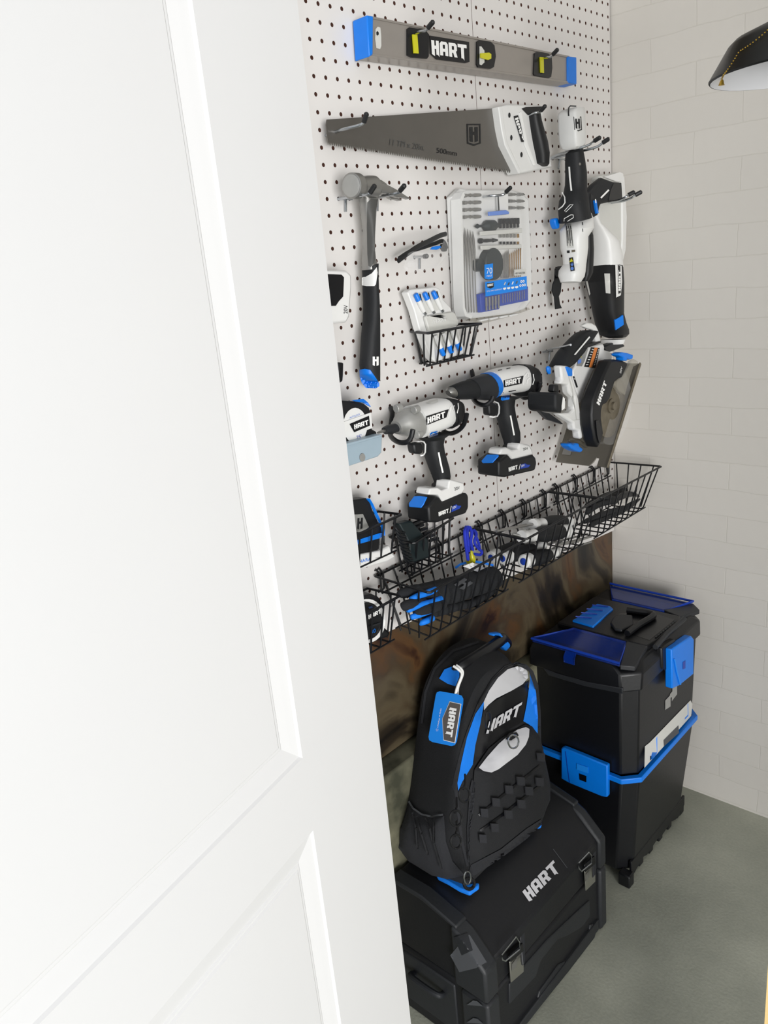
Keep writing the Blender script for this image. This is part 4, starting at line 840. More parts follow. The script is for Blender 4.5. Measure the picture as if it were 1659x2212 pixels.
patch('guard_rib', ZQ, [(790, 1270), (830, 1260), (880, 1400), (890, 1540), (845, 1640), (810, 1500)], gd, 'gloss', t, th=.002)
cc = Vector((.147, .655, 1.155)); 
bl = lathe('blade', cc - Vector((.001, 0, 0)), cc + Vector((.001, 0, 0)), [(0, .068), (.0008, .070), (.0016, .070), (.002, .068)], 'rust', t, 48)
lathe('arbor', cc - Vector((.001, 0, 0)), cc + Vector((.01, 0, 0)), [(0, .016), (.006, .016), (.007, .009), (.013, .009)], 'rust', t, 20)
bm = bmesh.new(); cg = cc + Vector((.008, 0, 0)); N = 30; ring = []
for i in range(N + 1):
    a = math.radians(-125 + 195 * i / N); ring.append((math.cos(a), math.sin(a)))
fr = [bm.verts.new(cg + Vector((0, .086 * c_, .086 * s_))) for c_, s_ in ring]; bk_ = [bm.verts.new(cg + Vector((-.014, .086 * c_, .086 * s_))) for c_, s_ in ring]; ii = [bm.verts.new(cg + Vector((0, .03 * c_, .03 * s_))) for c_, s_ in ring]
for i in range(N): bm.faces.new((fr[i], fr[i + 1], bk_[i + 1], bk_[i])); bm.faces.new((ii[i], ii[i + 1], fr[i + 1], fr[i]))
fin('clear_guard', bm, 'clear', t)
trace('clear_shroud', ZQ, [(1250, 560), (1400, 300), (1440, 270), (1500, 310), (1495, 360), (1420, 400), (1330, 700), (1290, 860), (1180, 780), (1110, 690), (1130, 640), (1190, 600)], .160, .150, 'clearsmoke', t, .002)
def knob(name, pts, x0, x1): return trace(name, ZQ, pts, x0, x1, 'blue', t, .003)
knob('wing_knob', [(1190, 180), (1240, 155), (1330, 170), (1418, 200), (1412, 265), (1370, 278), (1325, 262), (1320, 300), (1268, 292), (1262, 240), (1192, 212)], .165, .145)
knob('wing_knob', [(375, 1652), (410, 1645), (450, 1668), (480, 1640), (530, 1642), (545, 1690), (600, 1730), (590, 1775), (555, 1788), (470, 1762), (405, 1722), (372, 1685)], .13, .108)
trace('depth_bracket', ZQ, [(370, 1590), (420, 1565), (520, 1575), (620, 1620), (690, 1700), (660, 1720), (560, 1650), (480, 1620), (390, 1630)], .112, .105, 'shoe', t, .001)
hook(ZS, [[(262, 368, .006), (340, 338, .04), (425, 322, .085), (520, 300, .13)]], 'zinc peg hook passing through the circular saw handle', bracket=[(262, 368), (340, 362), (312, 366), (305, 450)], tips='')
# ================================================================ things in the small baskets
t = thing('stud_finder', 'black and blue wall sensor with H emblem in the basket at the door edge', 'sensor')
bd = trace('body', ZX, [(-60, 150), (130, 120), (165, 118), (205, 135), (255, 300), (375, 540), (420, 600), (425, 700), (370, 720), (360, 920), (-60, 1010)], .045, .022, 'black', t, .003)
patch('blue_band', ZX, [(140, 120), (190, 118), (235, 190), (300, 330), (420, 590), (430, 690), (395, 705), (375, 560), (290, 400), (200, 190)], bd, 'blue', t, off=.001, th=.002)
patch('blue_band', ZX, [(-60, 790), (375, 655), (425, 650), (428, 700), (370, 735), (-60, 855)], bd, 'blue', t, off=.001, th=.002)
e = patch('emblem_plate', ZX, [(-40, 370), (95, 362), (188, 565), (85, 648), (-40, 640)], bd, 'castgrey', t, off=.001)
onto('emblem', fill2d(map_polys([EMB[2]], ZX, (-30, 620), (110, 610), (-20, 390))), bd, 'ink', t, off=.0018)
t = thing('printed_packet', 'white packet printed with blue letters lying under the wall sensor', 'packet')
bd = trace('packet', ZX, [(-60, 1020), (360, 940), (520, 850), (560, 960), (620, 1030), (480, 1110), (-60, 1260)], .050, .030, 'white', t, .003)
words('HARA', ZX, (40, 1130), (225, 1085), (38, 1080), bd, t, 'blue')
patch('arrow', ZX, [(430, 1002), (468, 1006), (432, 1024)], bd, 'ink', t); stroke('arrow_line', ZX, [(290, 1050), (440, 1018)], .6, bd, 'ink', t)
# folding hex key fans
t = thing('hex_key_set', 'dark folding hex key set with curved keys fanned out in its wire basket', 'hex key set')
hb = trace('holder', ZX, [(670, 520), (850, 470), (880, 485), (1120, 760), (1140, 1040), (860, 1135), (830, 1100), (830, 830)], .058, .040, 'hexg', t, .003)
for i in range(9):
    x0, y0 = 690 + i * 17, 560 + i * 58
    tube('hex_key', curve([atx(ZX((x0 - 110 + i * 4, y0 - 60)), .052), atx(ZX((x0 - 85, y0 + 10)), .058), atx(ZX((x0 - 10, y0 + 90)), .062), atx(ZX((x0 + 60, y0 + 95)), .060)], 4), .0022, 'hex', t, 6)
for i in range(6):
    x0, y0 = 890 + i * 55, 500 + i * 52
    tube('hex_key', [atx(ZX((x0 - 20, y0 + 20)), .05), atx(ZX((x0 + 45, y0 - 8)), .045), atx(ZX((x0 + 85 + i * 3, y0 - 20)), .042)], .0036, 'hex', t, 6)
# round tape case
t = thing('tape_case', 'round black tape case marked 30 with white ring in the lowest left basket', 'tape measure')
ca = trace('case', ZV, [(100, 1060), (180, 1030), (250, 1015), (330, 1050), (385, 1130), (400, 1250), (385, 1400), (470, 1480), (440, 1530), (300, 1580), (100, 1620)], .070, .028, 'black', t, .006)
me = fill2d([[ZV((185 + 212 * math.cos(k * .2094), 1330 + 262 * math.sin(k * .2094))) for k in range(30)], [ZV((180 + 180 * math.cos(k * .2094), 1330 + 225 * math.sin(k * .2094))) for k in range(30)]])
onto('white_ring', me, ca, 'white', t, off=.001, th=.001)
patch('disc', ZV, [(180 + 175 * math.cos(k * .2513), 1330 + 218 * math.sin(k * .2513)) for k in range(25)], ca, 'ink', t, off=.0012)
hart(ZV, (190, 1310), (345, 1235), (188, 1262), ca, t, off=.002)
words('30', ZV, (225, 1485), (275, 1465), (222, 1440), ca, t, 'blue', off=.002); words('TIC', ZV, (190, 1190), (240, 1172), (188, 1168), ca, t, 'bluewhite', off=.002)
stroke('case_grille', ZV, [(200, 1400), (340, 1350)], 3, ca, 'dgrey', t, off=.002, th=.001)

# ================================================================ blue cord with yellow ear plugs
t = thing('corded_ear_plugs', 'blue braided cord with yellow plugs looped over a basket rim', 'ear plugs')
for pl_, r in (([(185, 195, .05), (165, 260, .058), (175, 420, .06), (195, 560, .058), (215, 690, .056)], .0034), ([(215, 190, .048), (200, 300, .056), (215, 450, .06), (225, 560, .058), (212, 480, .06)], .0034),
               ([(235, 195, .046), (270, 280, .055), (255, 420, .058), (285, 540, .056)], .0034), ([(300, 240, .04), (340, 300, .05), (310, 420, .055), (370, 520, .055), (420, 560, .055), (400, 610, .055), (310, 600, .055)], .0030), ([(290, 250, .035), (330, 330, .045), (375, 450, .05), (385, 530, .05)], .0030)):
    tube('cord', curve([atx(ZW(q[:2]), q[2]) for q in pl_], 6), r, 'cord', t, 8)
tube('ear_plug', [atx(ZW(p), .056) for p in ((262, 550), (270, 600), (275, 640), (285, 690), (300, 735))], [.0026, .0032, .0058, .0066, .0030], 'yellow', t, 12)
tube('ear_plug', [atx(ZW(p), .050) for p in ((205, 690), (225, 710), (250, 728), (280, 735))], [.0035, .0062, .0062, .0035], 'yellow', t, 12)

# ================================================================ screwdrivers in the middle basket
def driver(label, P, hr, shaft, kind='black', cap=True, ring=None):
    """P: list of 3D points cap end -> bolster end; shaft end last"""
    s = thing('screwdriver', label, 'screwdriver'); a, b = Vector(P[0]), Vector(P[1]); d = (b - a); L = d.length; d.normalize()
    pr_ = [(0, hr * .78), (.002, hr * .95), (L * .12, hr), (L * .17, hr * .97)]
    c_ = lathe('cap', a, b, pr_, 'white', s, 20)
    lathe('grip', a + d * L * .165, b, [(0, hr * .98), (L * .12, hr * 1.08), (L * .35, hr * 1.1), (L * .5, hr * .9), (L * .58, hr * .78)], 'rubber' if kind == 'black' else 'hexg', s, 20)
    lathe('collar', a + d * L * .74, b, [(0, hr * .80), (L * .05, hr * .78), (L * .14, hr * .62), (L * .2, hr * .86), (L * .26, hr * .8)], 'white', s, 20)
    if shaft: tube('shaft', [b - d * .004, Vector(shaft)], .0026, 'steel', s, 8)
    if ring:
        n_ = d * -1; o = fill2d([[(a.x, a.y)] * 3]) if False else None
        lathe('badge', a - d * .0012, a, [(0, hr * .42), (.0006, hr * .48), (.0014, hr * .48)], 'dblue', s, 18)
    return s
def w3(x, y, xx): return atx(ZW((x, y)), xx)
driver('screwdriver with white cap and blue badge, lowest and nearest in the middle basket', (w3(1040, 712, .098), w3(1545, 575, .092)), .0158, w3(2050, 420, .085), ring=True)
driver('screwdriver with white cap and blue badge, second from the front rim of the middle basket', (w3(730, 668, .072), w3(1330, 470, .070)), .0145, w3(2000, 300, .06), ring=True)
driver('screwdriver with white cap and blue badge, nearest the blue cord in the middle basket', (w3(555, 655, .045), w3(1150, 410, .045)), .0145, w3(1700, 240, .045), ring=True)
driver('screwdriver resting on top with its shaft pointing left towards the door', (w3(1720, 110, .060), w3(1180, 155, .080)), .0150, w3(640, 262, .095))
driver('screwdriver with dark handle lying across the top near the front rim', (w3(1700, 260, .095), w3(1010, 340, .100)), .0165, w3(880, 300, .085))
driver('screwdriver with white ends behind the others at the back of the middle basket', (w3(1760, 190, .035), w3(1080, 160, .05)), .0140, w3(700, 240, .06))

# ================================================================ pliers in the right basket
def pliers(label, pts1, pts2, head):
    s = thing('pliers', label, 'pliers')
    for q in (pts1, pts2):
        tube('handle', curve([atx(ZE(p[:2]), p[2]) for p in q], 5), [.0055] * 2 + [.0068] * (5 * (len(q) - 1) - 2) + [.0045], 'rubber', s, 10, flat=.75)
    P = [atx(ZE(p[:2]), p[2]) for p in head]
    tube('jaw', P, [.005, .0095, .0085, .006, .0025], 'hex', s, 10, flat=.55)
pliers('black pliers on top, closest to the brick wall in the right basket', [(740, 640, .085), (640, 640, .085), (480, 640, .075), (260, 780, .07)], [(760, 690, .09), (650, 700, .09), (430, 760, .08), (220, 900, .08)], [(760, 660, .088), (850, 600, .085), (960, 560, .08), (1080, 560, .078), (1170, 600, .075)])
pliers('black pliers lying lowest along the front of the right basket', [(900, 800, .10), (800, 830, .10), (560, 900, .098), (180, 1060, .09)], [(900, 850, .10), (780, 900, .10), (520, 1010, .098), (280, 1120, .10)], [(900, 820, .10), (960, 790, .10), (1040, 740, .10), (1110, 690, .10), (1180, 650, .10)])
pliers('black locking pliers lying against the pegboard in the right basket', [(780, 520, .045), (620, 560, .045), (420, 650, .045), (200, 780, .045)], [(790, 560, .05), (640, 610, .05), (450, 700, .05), (230, 850, .05)], [(780, 530, .047), (840, 500, .047), (880, 490, .047), (920, 480, .047), (960, 490, .047)])
tube_ = tag(tube('steel_file', [atx(ZK((1310, 405)), .105), atx(ZK((1420, 385)), .105), atx(ZK((1530, 352)), .105)], [.004, .0045, .003], 'steel', None, 6), 'grey steel tool shaft lying at the foot between the middle and right baskets', 'tool')

# ================================================================ gloves
def glove(label, body, fingers, x, cuff):
    s = thing('work_glove', label, 'glove')
    loft('palm', ZV, body, x, 'glove', s, ex=2.2)
    for i, (q, mt) in enumerate(fingers):
        L = curve([atx(ZV(p[:2]), p[2]) for p in q], 5); k = len(L)
        tube('finger', L, [(.0105 if mt == 'glove' else .0062) * (1 - .25 * (j / (k - 1)) ** 2) if j < k - 1 else .003 for j in range(k)], mt, s, 12)
    return s
g = glove('black work glove with grey H emblem and blue cuff, uppermost in the long basket', [(730, 900, 760, 1120), (850, 860, 900, 1180), (970, 820, 1060, 1190), (1120, 780, 1220, 1160), (1280, 745, 1380, 1105), (1430, 700, 1540, 1060), (1560, 665, 1650, 1010), (1680, 650, 1720, 960)], 
    [([(780, 960, .085), (680, 985, .085), (600, 1010, .082), (580, 1030, .08)], 'glove'), ([(1000, 960, .10), (900, 1000, .105), (780, 1040, .105), (690, 1085, .10)], 'bluefab'), ([(850, 1110, .10), (740, 1130, .105), (650, 1150, .105), (605, 1170, .10)], 'glove'), ([(1060, 1070, .108), (960, 1110, .112), (800, 1150, .112), (660, 1215, .108)], 'bluefab')], .085, None)
pm = [c for c in bpy.data.objects if c.parent == g and c.name.startswith('palm')][0]
onto('emblem', fill2d(map_polys([EMB[2]], ZV, (1150, 905), (1330, 1005), (1318, 792))), pm, 'grey', g, fine=4, off=.004)
patch('cuff_label', ZV, [(1325, 705), (1440, 660), (1590, 725), (1500, 770)], pm, 'white', g, fine=5, off=.004); stroke('label_mark', ZV, [(1420, 715), (1450, 690), (1500, 705), (1480, 730)], 1, pm, 'ink', g, off=.005)
stroke('cuff_trim', ZV, [(1235, 720), (1300, 672), (1450, 638), (1600, 665), (1690, 690)], 5, pm, 'bluefab', g, fine=5, off=.003)
stroke('seam_line', ZV, [(970, 820), (990, 900), (1030, 990), (1100, 1060)], 2, pm, 'fabric2', g, fine=5, off=.0015)
glove('black and blue work glove tucked underneath the one with the emblem', [(820, 1180, 850, 1330), (950, 1160, 980, 1310), (1100, 1110, 1140, 1270), (1260, 1080, 1300, 1220), (1420, 1060, 1460, 1190), (1600, 960, 1630, 1080), (1690, 920, 1700, 1020)],
    [([(1080, 1130, .108), (960, 1170, .115), (840, 1210, .115), (740, 1260, .11)], 'glove'), ([(980, 1190, .11), (880, 1230, .115), (780, 1270, .115), (700, 1290, .11)], 'bluefab'), ([(960, 1300, .105), (900, 1330, .108), (850, 1350, .106), (815, 1362, .10)], 'bluefab')], .092, None)

# ================================================================ rolling tool box: lower bin
t = thing('rolling_bin', 'black lower tool bin with blue rim and side latch standing on the floor', 'tool box')
def rect(x0, x1, y0, y1, z, ch=.03):
    return [Vector(p) for p in ((x0, y0, z), (x1 - ch, y0, z), (x1, y0 + ch, z), (x1, y1 - ch, z), (x1 - ch, y1, z), (x0, y1, z))]
bm = bmesh.new(); add_ring_loft(bm, [rect(.012, .252, .522, .850, .028), rect(.012, .254, .519, .853, .06), rect(.02, .276, .503, .872, .318)]); bn = fin('tub', bm, 'toolbox', t, .004)
box('foot', (.232, .510, 0), (.262, .535, .035), 'toolbox', t, .003); box('foot', (.02, .53, 0), (.05, .56, .035), 'toolbox', t, .003); box('foot', (.22, .83, 0), (.25, .855, .035), 'toolbox', t, .003)
for i in range(5):
    y = .58 + i * .055; box('wall_rib', (.232, y, .012), (.2545, y + .022, .16), 'toolbox', t, .003)
prism('skirt', [(.255, .535, .012), (.255, .60, .030), (.255, .62, .022), (.255, .68, .030), (.255, .70, .022), (.255, .76, .030), (.255, .79, .018), (.255, .845, .030), (.255, .845, .06), (.255, .535, .06)], (-.006, 0, 0), 'toolbox', t, .001)
bm = bmesh.new(); add_ring_loft(bm, [rect(.012, .284, .495, .880, .304, .034), rect(.012, .284, .495, .880, .318, .034)]); fin('blue_rim', bm, 'blue', t, .002)
lt = prism('side_latch', [at(ZR(p), 1, .488) for p in ((285, 1205), (300, 1200), (598, 1322), (598, 1535), (560, 1530), (340, 1440), (285, 1410))], (0, .014, 0), 'blue', t, .003)
patch('latch_recess', ZR, [(408, 1372), (458, 1390), (458, 1432), (412, 1415)], lt, 'gloss', t); patch('latch_frame', ZR, [(395, 1305), (470, 1330), (470, 1370), (395, 1345)], lt, 'tagblue', t, th=.001)
stroke('latch_rib', ZR, [(318, 1225), (330, 1330), (345, 1435)], 1.6, lt, 'dblue', t)
# upper box
t = thing('tool_box', 'black tool box with clear blue organiser lids latched on top of the bin', 'tool box')
bm = bmesh.new(); add_ring_loft(bm, [rect(.024, .272, .506, .868, .320), rect(.02, .276, .502, .874, .560)]); bx = fin('box_body', bm, 'toolbox', t, .004)
bm = bmesh.new(); add_ring_loft(bm, [rect(.012, .284, .494, .884, .545, .034), rect(.012, .284, .496, .882, .588, .036), rect(.018, .270, .508, .870, .607, .05)]); ld = fin('lid', bm, 'toolbox', t, .004)
prism('lid_deck', [(.030, .598, .606), (.262, .598, .606), (.268, .640, .606), (.268, .745, .606), (.262, .782, .606), (.030, .782, .606)], (0, 0, .014), 'toolbox', t, .003)
for nm, q in (('organiser_lid', [(.020, .498), (.246, .498), (.215, .592), (.078, .592)]), ('organiser_lid', [(.078, .790), (.215, .790), (.250, .884), (.020, .884)])):
    o = prism(nm, [(x, y, .622 if .55 < y < .85 else .612) for x, y in q], (0, 0, -.005), 'clearblue', t, .002)
    prism('organiser_tray', [(x, y + (.002 if y < .7 else -.002), .610) for x, y in q], (0, 0, -.004), 'dgrey', t, .001)
    P = [Vector((x, y, .6165)) for x, y in q]; bm = bmesh.new(); add_tube(bm, P, .0032, 8, True); fin('lid_trim', bm, 'dblue', t)
prism('clip', [(.112, .496, .612), (.140, .496, .612), (.140, .486, .600), (.140, .486, .585), (.112, .486, .585), (.112, .486, .600)], (0, .003, 0), 'clearblue', t, .001)
prism('lip', [at(ZR(p), 1, .4935) for p in ((160, 660), (250, 700), (450, 755), (700, 800), (700, 840), (450, 790), (200, 715))], (0, .006, 0), 'dgrey', t, .002)
# lid corner facets and front lip
prism('corner_facet', [(.215, .592, .622), (.246, .500, .611), (.272, .520, .606), (.262, .600, .619)], (0, 0, -.012), 'dgrey', t, .002)
prism('corner_facet', [(.215, .790, .622), (.262, .780, .619), (.274, .866, .606), (.250, .884, .611)], (0, 0, -.012), 'dgrey', t, .002)
# back grip block: ribbed blue
gp = [at(ZRT(p), 2, .625) for p in ((332, 432), (372, 412), (420, 375), (470, 345), (520, 300), (570, 278), (690, 300), (718, 325), (530, 492), (500, 482))]
gb = prism('blue_grip', gp, (0, 0, -.016), 'blue', t, .002)
for k in range(4):
    a, b = ((365, 412), (500, 428)), None
    x0, y0 = 365 + k * 52, 405 - k * 36; stroke('grip_rib', ZRT, [(x0, y0), (x0 + 150, y0 + 14)], 1.8, gb, 'dblue', t, th=.001)
# carry handle with tapered arms lying in the deck
prism('handle_recess', [at(ZRT(p), 2, .6205) for p in ((780, 370), (1060, 360), (1300, 430), (1060, 625), (830, 545), (900, 470), (700, 480))], (0, 0, -.0015), 'gloss', t)
tube('carry_handle', curve([at(ZRT(p), 2, .628) for p in ((850, 560), (960, 480), (1090, 400), (1070, 372), (960, 355), (850, 340))], 6), .008, 'toolbox', t, 10)
prism('handle_pad', [at(ZRT(p), 2, .630) for p in ((690, 455), (720, 400), (790, 375), (900, 385), (910, 470), (800, 525), (730, 510))], (0, 0, -.008), 'dgrey', t, .003)
tube('deck_rail', [at(ZRT(p), 2, .624) for p in ((1115, 690), (1230, 560), (1390, 420))], .006, 'dgrey', t, 8)
for k in range(9): patch('rail_notch', ZRT, [(1110 + k * 22, 600 - k * 18), (1128 + k * 22, 585 - k * 18), (1140 + k * 22, 592 - k * 18), (1122 + k * 22, 608 - k * 18)], [o_ for o_ in bpy.data.objects if o_.name.startswith('lid_deck')], 'dgrey', t, th=.002)
# front (+x) blue latch on its bracket
prism('latch_bracket', [at(ZR(p), 0, .288) for p in ((965, 530), (1010, 500), (1060, 470), (1060, 640), (1010, 690), (970, 670))], (-.016, 0, 0), 'toolbox', t, .004)
fl = prism('front_latch', [at(ZR(p), 0, .302) for p in ((1032, 540), (1165, 448), (1183, 470), (1180, 705), (1085, 782), (1035, 805), (1035, 700))], (-.018, 0, 0), 'blue', t, .003)
patch('latch_slot', ZR, [(1104, 625), (1122, 612), (1122, 665), (1104, 672)], fl, 'dblue', t); stroke('latch_rib', ZR, [(1045, 600), (1062, 690), (1085, 775)], 2, fl, 'tagblue', t, th=.002)
onto('emblem', fill2d(map_polys([[(0, 0), (.45, -.05), (.45, .45), (.55, .45), (.55, .2), (1, .35), (1, 1.1), (.6, 1), (.6, .75), (.4, .7), (.4, .62), (0, .55)]], ZR, (985, 945), (1065, 880), (985, 830))), bx, 'castgrey', t, off=.001)
wn = patch('parts_window', ZR, [(848, 1190), (880, 1165), (1155, 880), (1168, 905), (1160, 985), (845, 1335)], bx, 'offwhite', t, off=.001)
for q, c_ in (([(882, 1165), (932, 1125), (932, 1235), (908, 1270), (885, 1285)], 'blue'), ([(1115, 925), (1140, 902), (1142, 985), (1118, 1010)], 'blue'), ([(975, 1150), (1075, 1050), (1078, 1100), (978, 1190)], 'grey'), ([(885, 1255), (900, 1262), (884, 1290)], 'ink')): patch('part_seen', ZR, q, wn, c_, t, off=.0008)

# ================================================================ big tool chest
t = thing('tool_chest', 'large black plastic tool chest with two metal latches on the floor beneath the backpack', 'tool box')
Y0, Y1 = -.062, .378
def prof_x(p, y0, y1): return [Vector((x, y0, z)) for x, z in p], [Vector((x, y1, z)) for x, z in p]
def xprism(name, p, y0, y1, m_, parent, bev=.004):
    a, b = prof_x(p, y0, y1); bm = bmesh.new(); add_prism(bm, a, b); return fin(name, bm, m_, parent, bev)
base = xprism('base', [(.034, 0), (.252, 0), (.262, .012), (.262, .168), (.034, .168)], Y0, Y1, 'chest', t, .006)
lid = xprism('lid', [(.034, .171), (.262, .171), (.264, .245), (.196, .312), (.115, .330), (.034, .330)], Y0, Y1, 'chest', t, .006)
for y0, y1 in ((Y0 - .010, Y0 + .030), (Y1 - .022, Y1 + .006)):
    cp = xprism('corner_post', [(.205, .0), (.266, .0), (.270, .01), (.270, .168), (.205, .168)], y0, y1, 'chestl', t, .006)
    lp = xprism('corner_cap', [(.192, .172), (.270, .172), (.270, .246), (.222, .296), (.192, .312)], y0, y1, 'chestl', t, .006)
    xprism('top_rib', [(.040, .326), (.120, .326), (.205, .305), (.205, .314), (.122, .337), (.040, .337)], y0 + .004, y1 - .004, 'chestl', t, .003)
caps_ = [o_ for o_ in bpy.data.objects if o_.name.startswith('corner_cap')]
patch('pale_cap_face', ZC, [(470, 1300), (520, 1240), (575, 1160), (600, 1165), (712, 1345), (640, 1385), (530, 1412)], caps_, 'grey', t, fine=6, off=.001)  # paler grey patch over the top of the corner cap
patch('lock_recess', ZC, [(495, 1180), (585, 1150), (620, 1265), (545, 1300)], caps_, 'dgrey', t, fine=6, off=.002)
# raised wedge bands on the drawer front
for q in ([(905, 1035), (1010, 905), (1200, 690), (1400, 500), (1530, 380), (1535, 500), (1470, 590), (1360, 655), (1280, 685), (1150, 850), (1110, 975), (905, 1190)],
          [(985, 1330), (1115, 1190), (1140, 1090), (1290, 880), (1400, 830), (1520, 670), (1535, 570), (1600, 560), (1560, 700), (1240, 1090), (1040, 1345)]):
    prism('front_band', [at(ZC2(p), 0, .2655) for p in q], (-.006, 0, 0), 'chestl', t, .002)
prism('foot_rail', [(.2685, Y0 + .04, .012), (.2685, Y1 - .03, .012), (.2685, Y1 - .03, .040), (.2685, Y0 + .04, .030)], (-.01, 0, 0), 'chestl', t, .002)
for i in range(2): patch('grip_notch', ZC2, [(575, 1190 + i * 135), (625, 1155 + i * 135), (655, 1160 + i * 135), (702, 1200 + i * 135)], [o_ for o_ in bpy.data.objects if o_.name.startswith('corner_post')], 'grey', t, off=.001, th=.001)
hart(ZC, (990, 945), (1195, 735), (945, 880), lid, t, 'reflect', off=.001)
stroke('lid_mark', ZC, [(1150, 597), (1243, 722)], 1.2, lid, 'grey', t, off=.001)
for q in ([(896, 1060), (910, 1055), (930, 1085), (945, 1110), (948, 1350), (935, 1370), (915, 1180)], [(1390, 525), (1402, 520), (1420, 570), (1424, 760), (1405, 790), (1400, 620)]): patch('strap_rib', ZC, q, [lid, base], 'dgrey', t, th=.006, off=.001, bev=.002, plane=True)
def latch(lx, pts_plate, pts_loop, pts_bar):
    s_ = patch('latch_plate', ZC, pts_plate, [lid, base], 'latch', t, off=.006, th=.003, bev=.001, plane=True)
    patch('latch_emboss', ZC, [(pts_plate[0][0] * .6 + pts_plate[2][0] * .4, pts_plate[0][1] * .6 + pts_plate[2][1] * .4), (pts_plate[1][0] * .7 + pts_plate[3][0] * .3, pts_plate[1][1] * .7 + pts_plate[3][1] * .3), (pts_plate[2][0] * .7 + pts_plate[0][0] * .3, pts_plate[2][1] * .7 + pts_plate[0][1] * .3), (pts_plate[3][0] * .7 + pts_plate[1][0] * .3, pts_plate[3][1] * .7 + pts_plate[1][1] * .3)], s_, 'steel', t, th=.001)
    tube('latch_wire', [atx(ZC(p), .276) for p in pts_loop], .0016, 'chrome', t, 8, closed=True)
    patch('latch_bar', ZC, pts_bar, [lid, base], 'gloss', t, off=.008, th=.004, bev=.001, plane=True)
latch(0, [(838, 1330), (930, 1250), (932, 1395), (848, 1467)], [(810, 1300), (905, 1180), (928, 1215), (930, 1262), (835, 1340), (815, 1330)], [(822, 1290), (918, 1200), (925, 1248), (838, 1325)])
latch(1, [(1338, 735), (1408, 680), (1408, 800), (1345, 862)], [(1320, 690), (1388, 618), (1406, 640), (1406, 690), (1340, 745), (1322, 725)], [(1326, 690), (1398, 632), (1403, 680), (1336, 738)])
# left end: recessed handle bay
prism('end_panel', [(.05, Y0 - .003, .03), (.185, Y0 - .003, .03), (.185, Y0 - .003, .155), (.05, Y0 - .003, .155)], (0, .006, 0), 'chestl', t, .003)
tube('end_handle', curve([(.08, Y0 - .004, .115), (.085, Y0 - .02, .125), (.15, Y0 - .02, .125), (.155, Y0 - .004, .115)], 5), .006, 'dgrey', t, 10)

# ================================================================ backpack
t = thing('backpack', 'black, blue and silver tool backpack standing on the big tool chest', 'backpack')
FRO = [(-.002, .338), (-.004, .45), (.012, .54), (.058, .635), (.108, .690), (.160, .715), (.218, .714), (.262, .688), (.296, .630), (.308, .54), (.308, .43), (.292, .338)]
BAK = [(-.008, .336), (-.016, .40), (.020, .470), (.046, .55), (.068, .62), (.095, .690), (.150, .733), (.225, .738), (.285, .715), (.316, .64), (.322, .50), (.310, .336)]
def dens(P, k=5): 
    q = curve([Vector((0, y, z)) for y, z in P], k); return [(v.y, v.z) for v in q]
F_, B_ = dens(FRO), dens(BAK)
def xfr(z): return .182 - .045 * max(0, min(1, (z - .34) / .37))
rings = []
for f, ins in ((0, .92), (.06, .985), (.3, 1.03), (.6, 1.035), (.85, 1.0), (.95, .985), (1.0, .95), (1.02, .86), (1.03, .65), (1.03, .35)):
    r = []
    for (fy, fz), (by, bz) in zip(F_, B_):
        g = min(f, 1); y = by + (fy - by) * g; z_ = bz + (fz - bz) * g; cy, cz = .155 + .0 * g, .52
        xx = .022 + (xfr(fz) - .022) * f
        r.append(Vector((xx, cy + (y - cy) * ins, max(.337, cz + (z_ - cz) * (ins if z_ > cz else (ins + 1) / 2)))))
    rings.append(r)
bm = bmesh.new(); add_ring_loft(bm, rings); bp = fin('main_body', bm, 'fabric', t)
def bpatch(nm, pts, mt, **k): return patch(nm, ZB, pts, bp, mt, t, fine=9, **k)
bpatch('zip_tape', [(735, 1895), (690, 1700), (640, 1310), (620, 1280), (690, 1000), (740, 850), (830, 620), (930, 450), (1030, 350), (1120, 318), (1200, 340), (1250, 390), (1290, 500), (1308, 700), (1312, 960), (1285, 960), (1280, 700), (1262, 520), (1215, 390), (1130, 345), (1050, 380), (960, 470), (870, 620), (790, 800), (740, 950), (690, 1150), (665, 1300), (712, 1700), (752, 1890)], 'fabric2', off=.002)
bpatch('zip', [(820, 640), (925, 458), (1030, 362), (1118, 332), (1190, 350), (1190, 356), (1120, 340), (1036, 370), (932, 466), (828, 644)], 'gloss', off=.003)
bpatch('blue_panel', [(870, 618), (838, 800), (800, 960), (780, 1110), (700, 1240), (668, 1310), (662, 1250), (690, 1100), (735, 900), (800, 720)], 'bluefab', off=.003)
bpatch('blue_panel', [(1216, 375), (1245, 440), (1268, 560), (1282, 740), (1280, 870), (1220, 805), (1170, 775), (1195, 650), (1222, 455)], 'bluefab', off=.003)
bpatch('silver_panel', [(865, 625), (905, 540), (975, 440), (1050, 375), (1125, 352), (1180, 362), (1202, 395), (1208, 440), (1165, 490), (1080, 540), (960, 600), (900, 650), (867, 690)], 'reflect', off=.003)
bpatch('front_panel', [(868, 695), (905, 650), (1080, 545), (1220, 455), (1195, 650), (1170, 780), (1060, 840), (880, 1000), (790, 1100), (800, 960), (840, 800)], 'gloss', off=.002)
onto('brand_lettering', fill2d(map_polys(hart_polys(), ZB, (880, 870), (1135, 720), (905, 775))), bp, 'reflect', t, fine=8, off=.004)
PK = [(835, 1080), (900, 985), (1000, 905), (1090, 850), (1180, 800), (1235, 815), (1290, 890), (1318, 980), (1340, 1090), (1375, 1250), (1375, 1380), (1345, 1450), (1310, 1550), (1200, 1640), (1080, 1740), (950, 1810), (840, 1870), (760, 1890), (735, 1800), (745, 1600), (775, 1330), (790, 1150)]
pk = bpatch('front_pocket', PK, 'fabric', off=.004, bulge=.018, soft=26)
def ppatch(nm, pts, mt, **k): return patch(nm, ZB, pts, [pk, bp], mt, t, fine=9, **k)
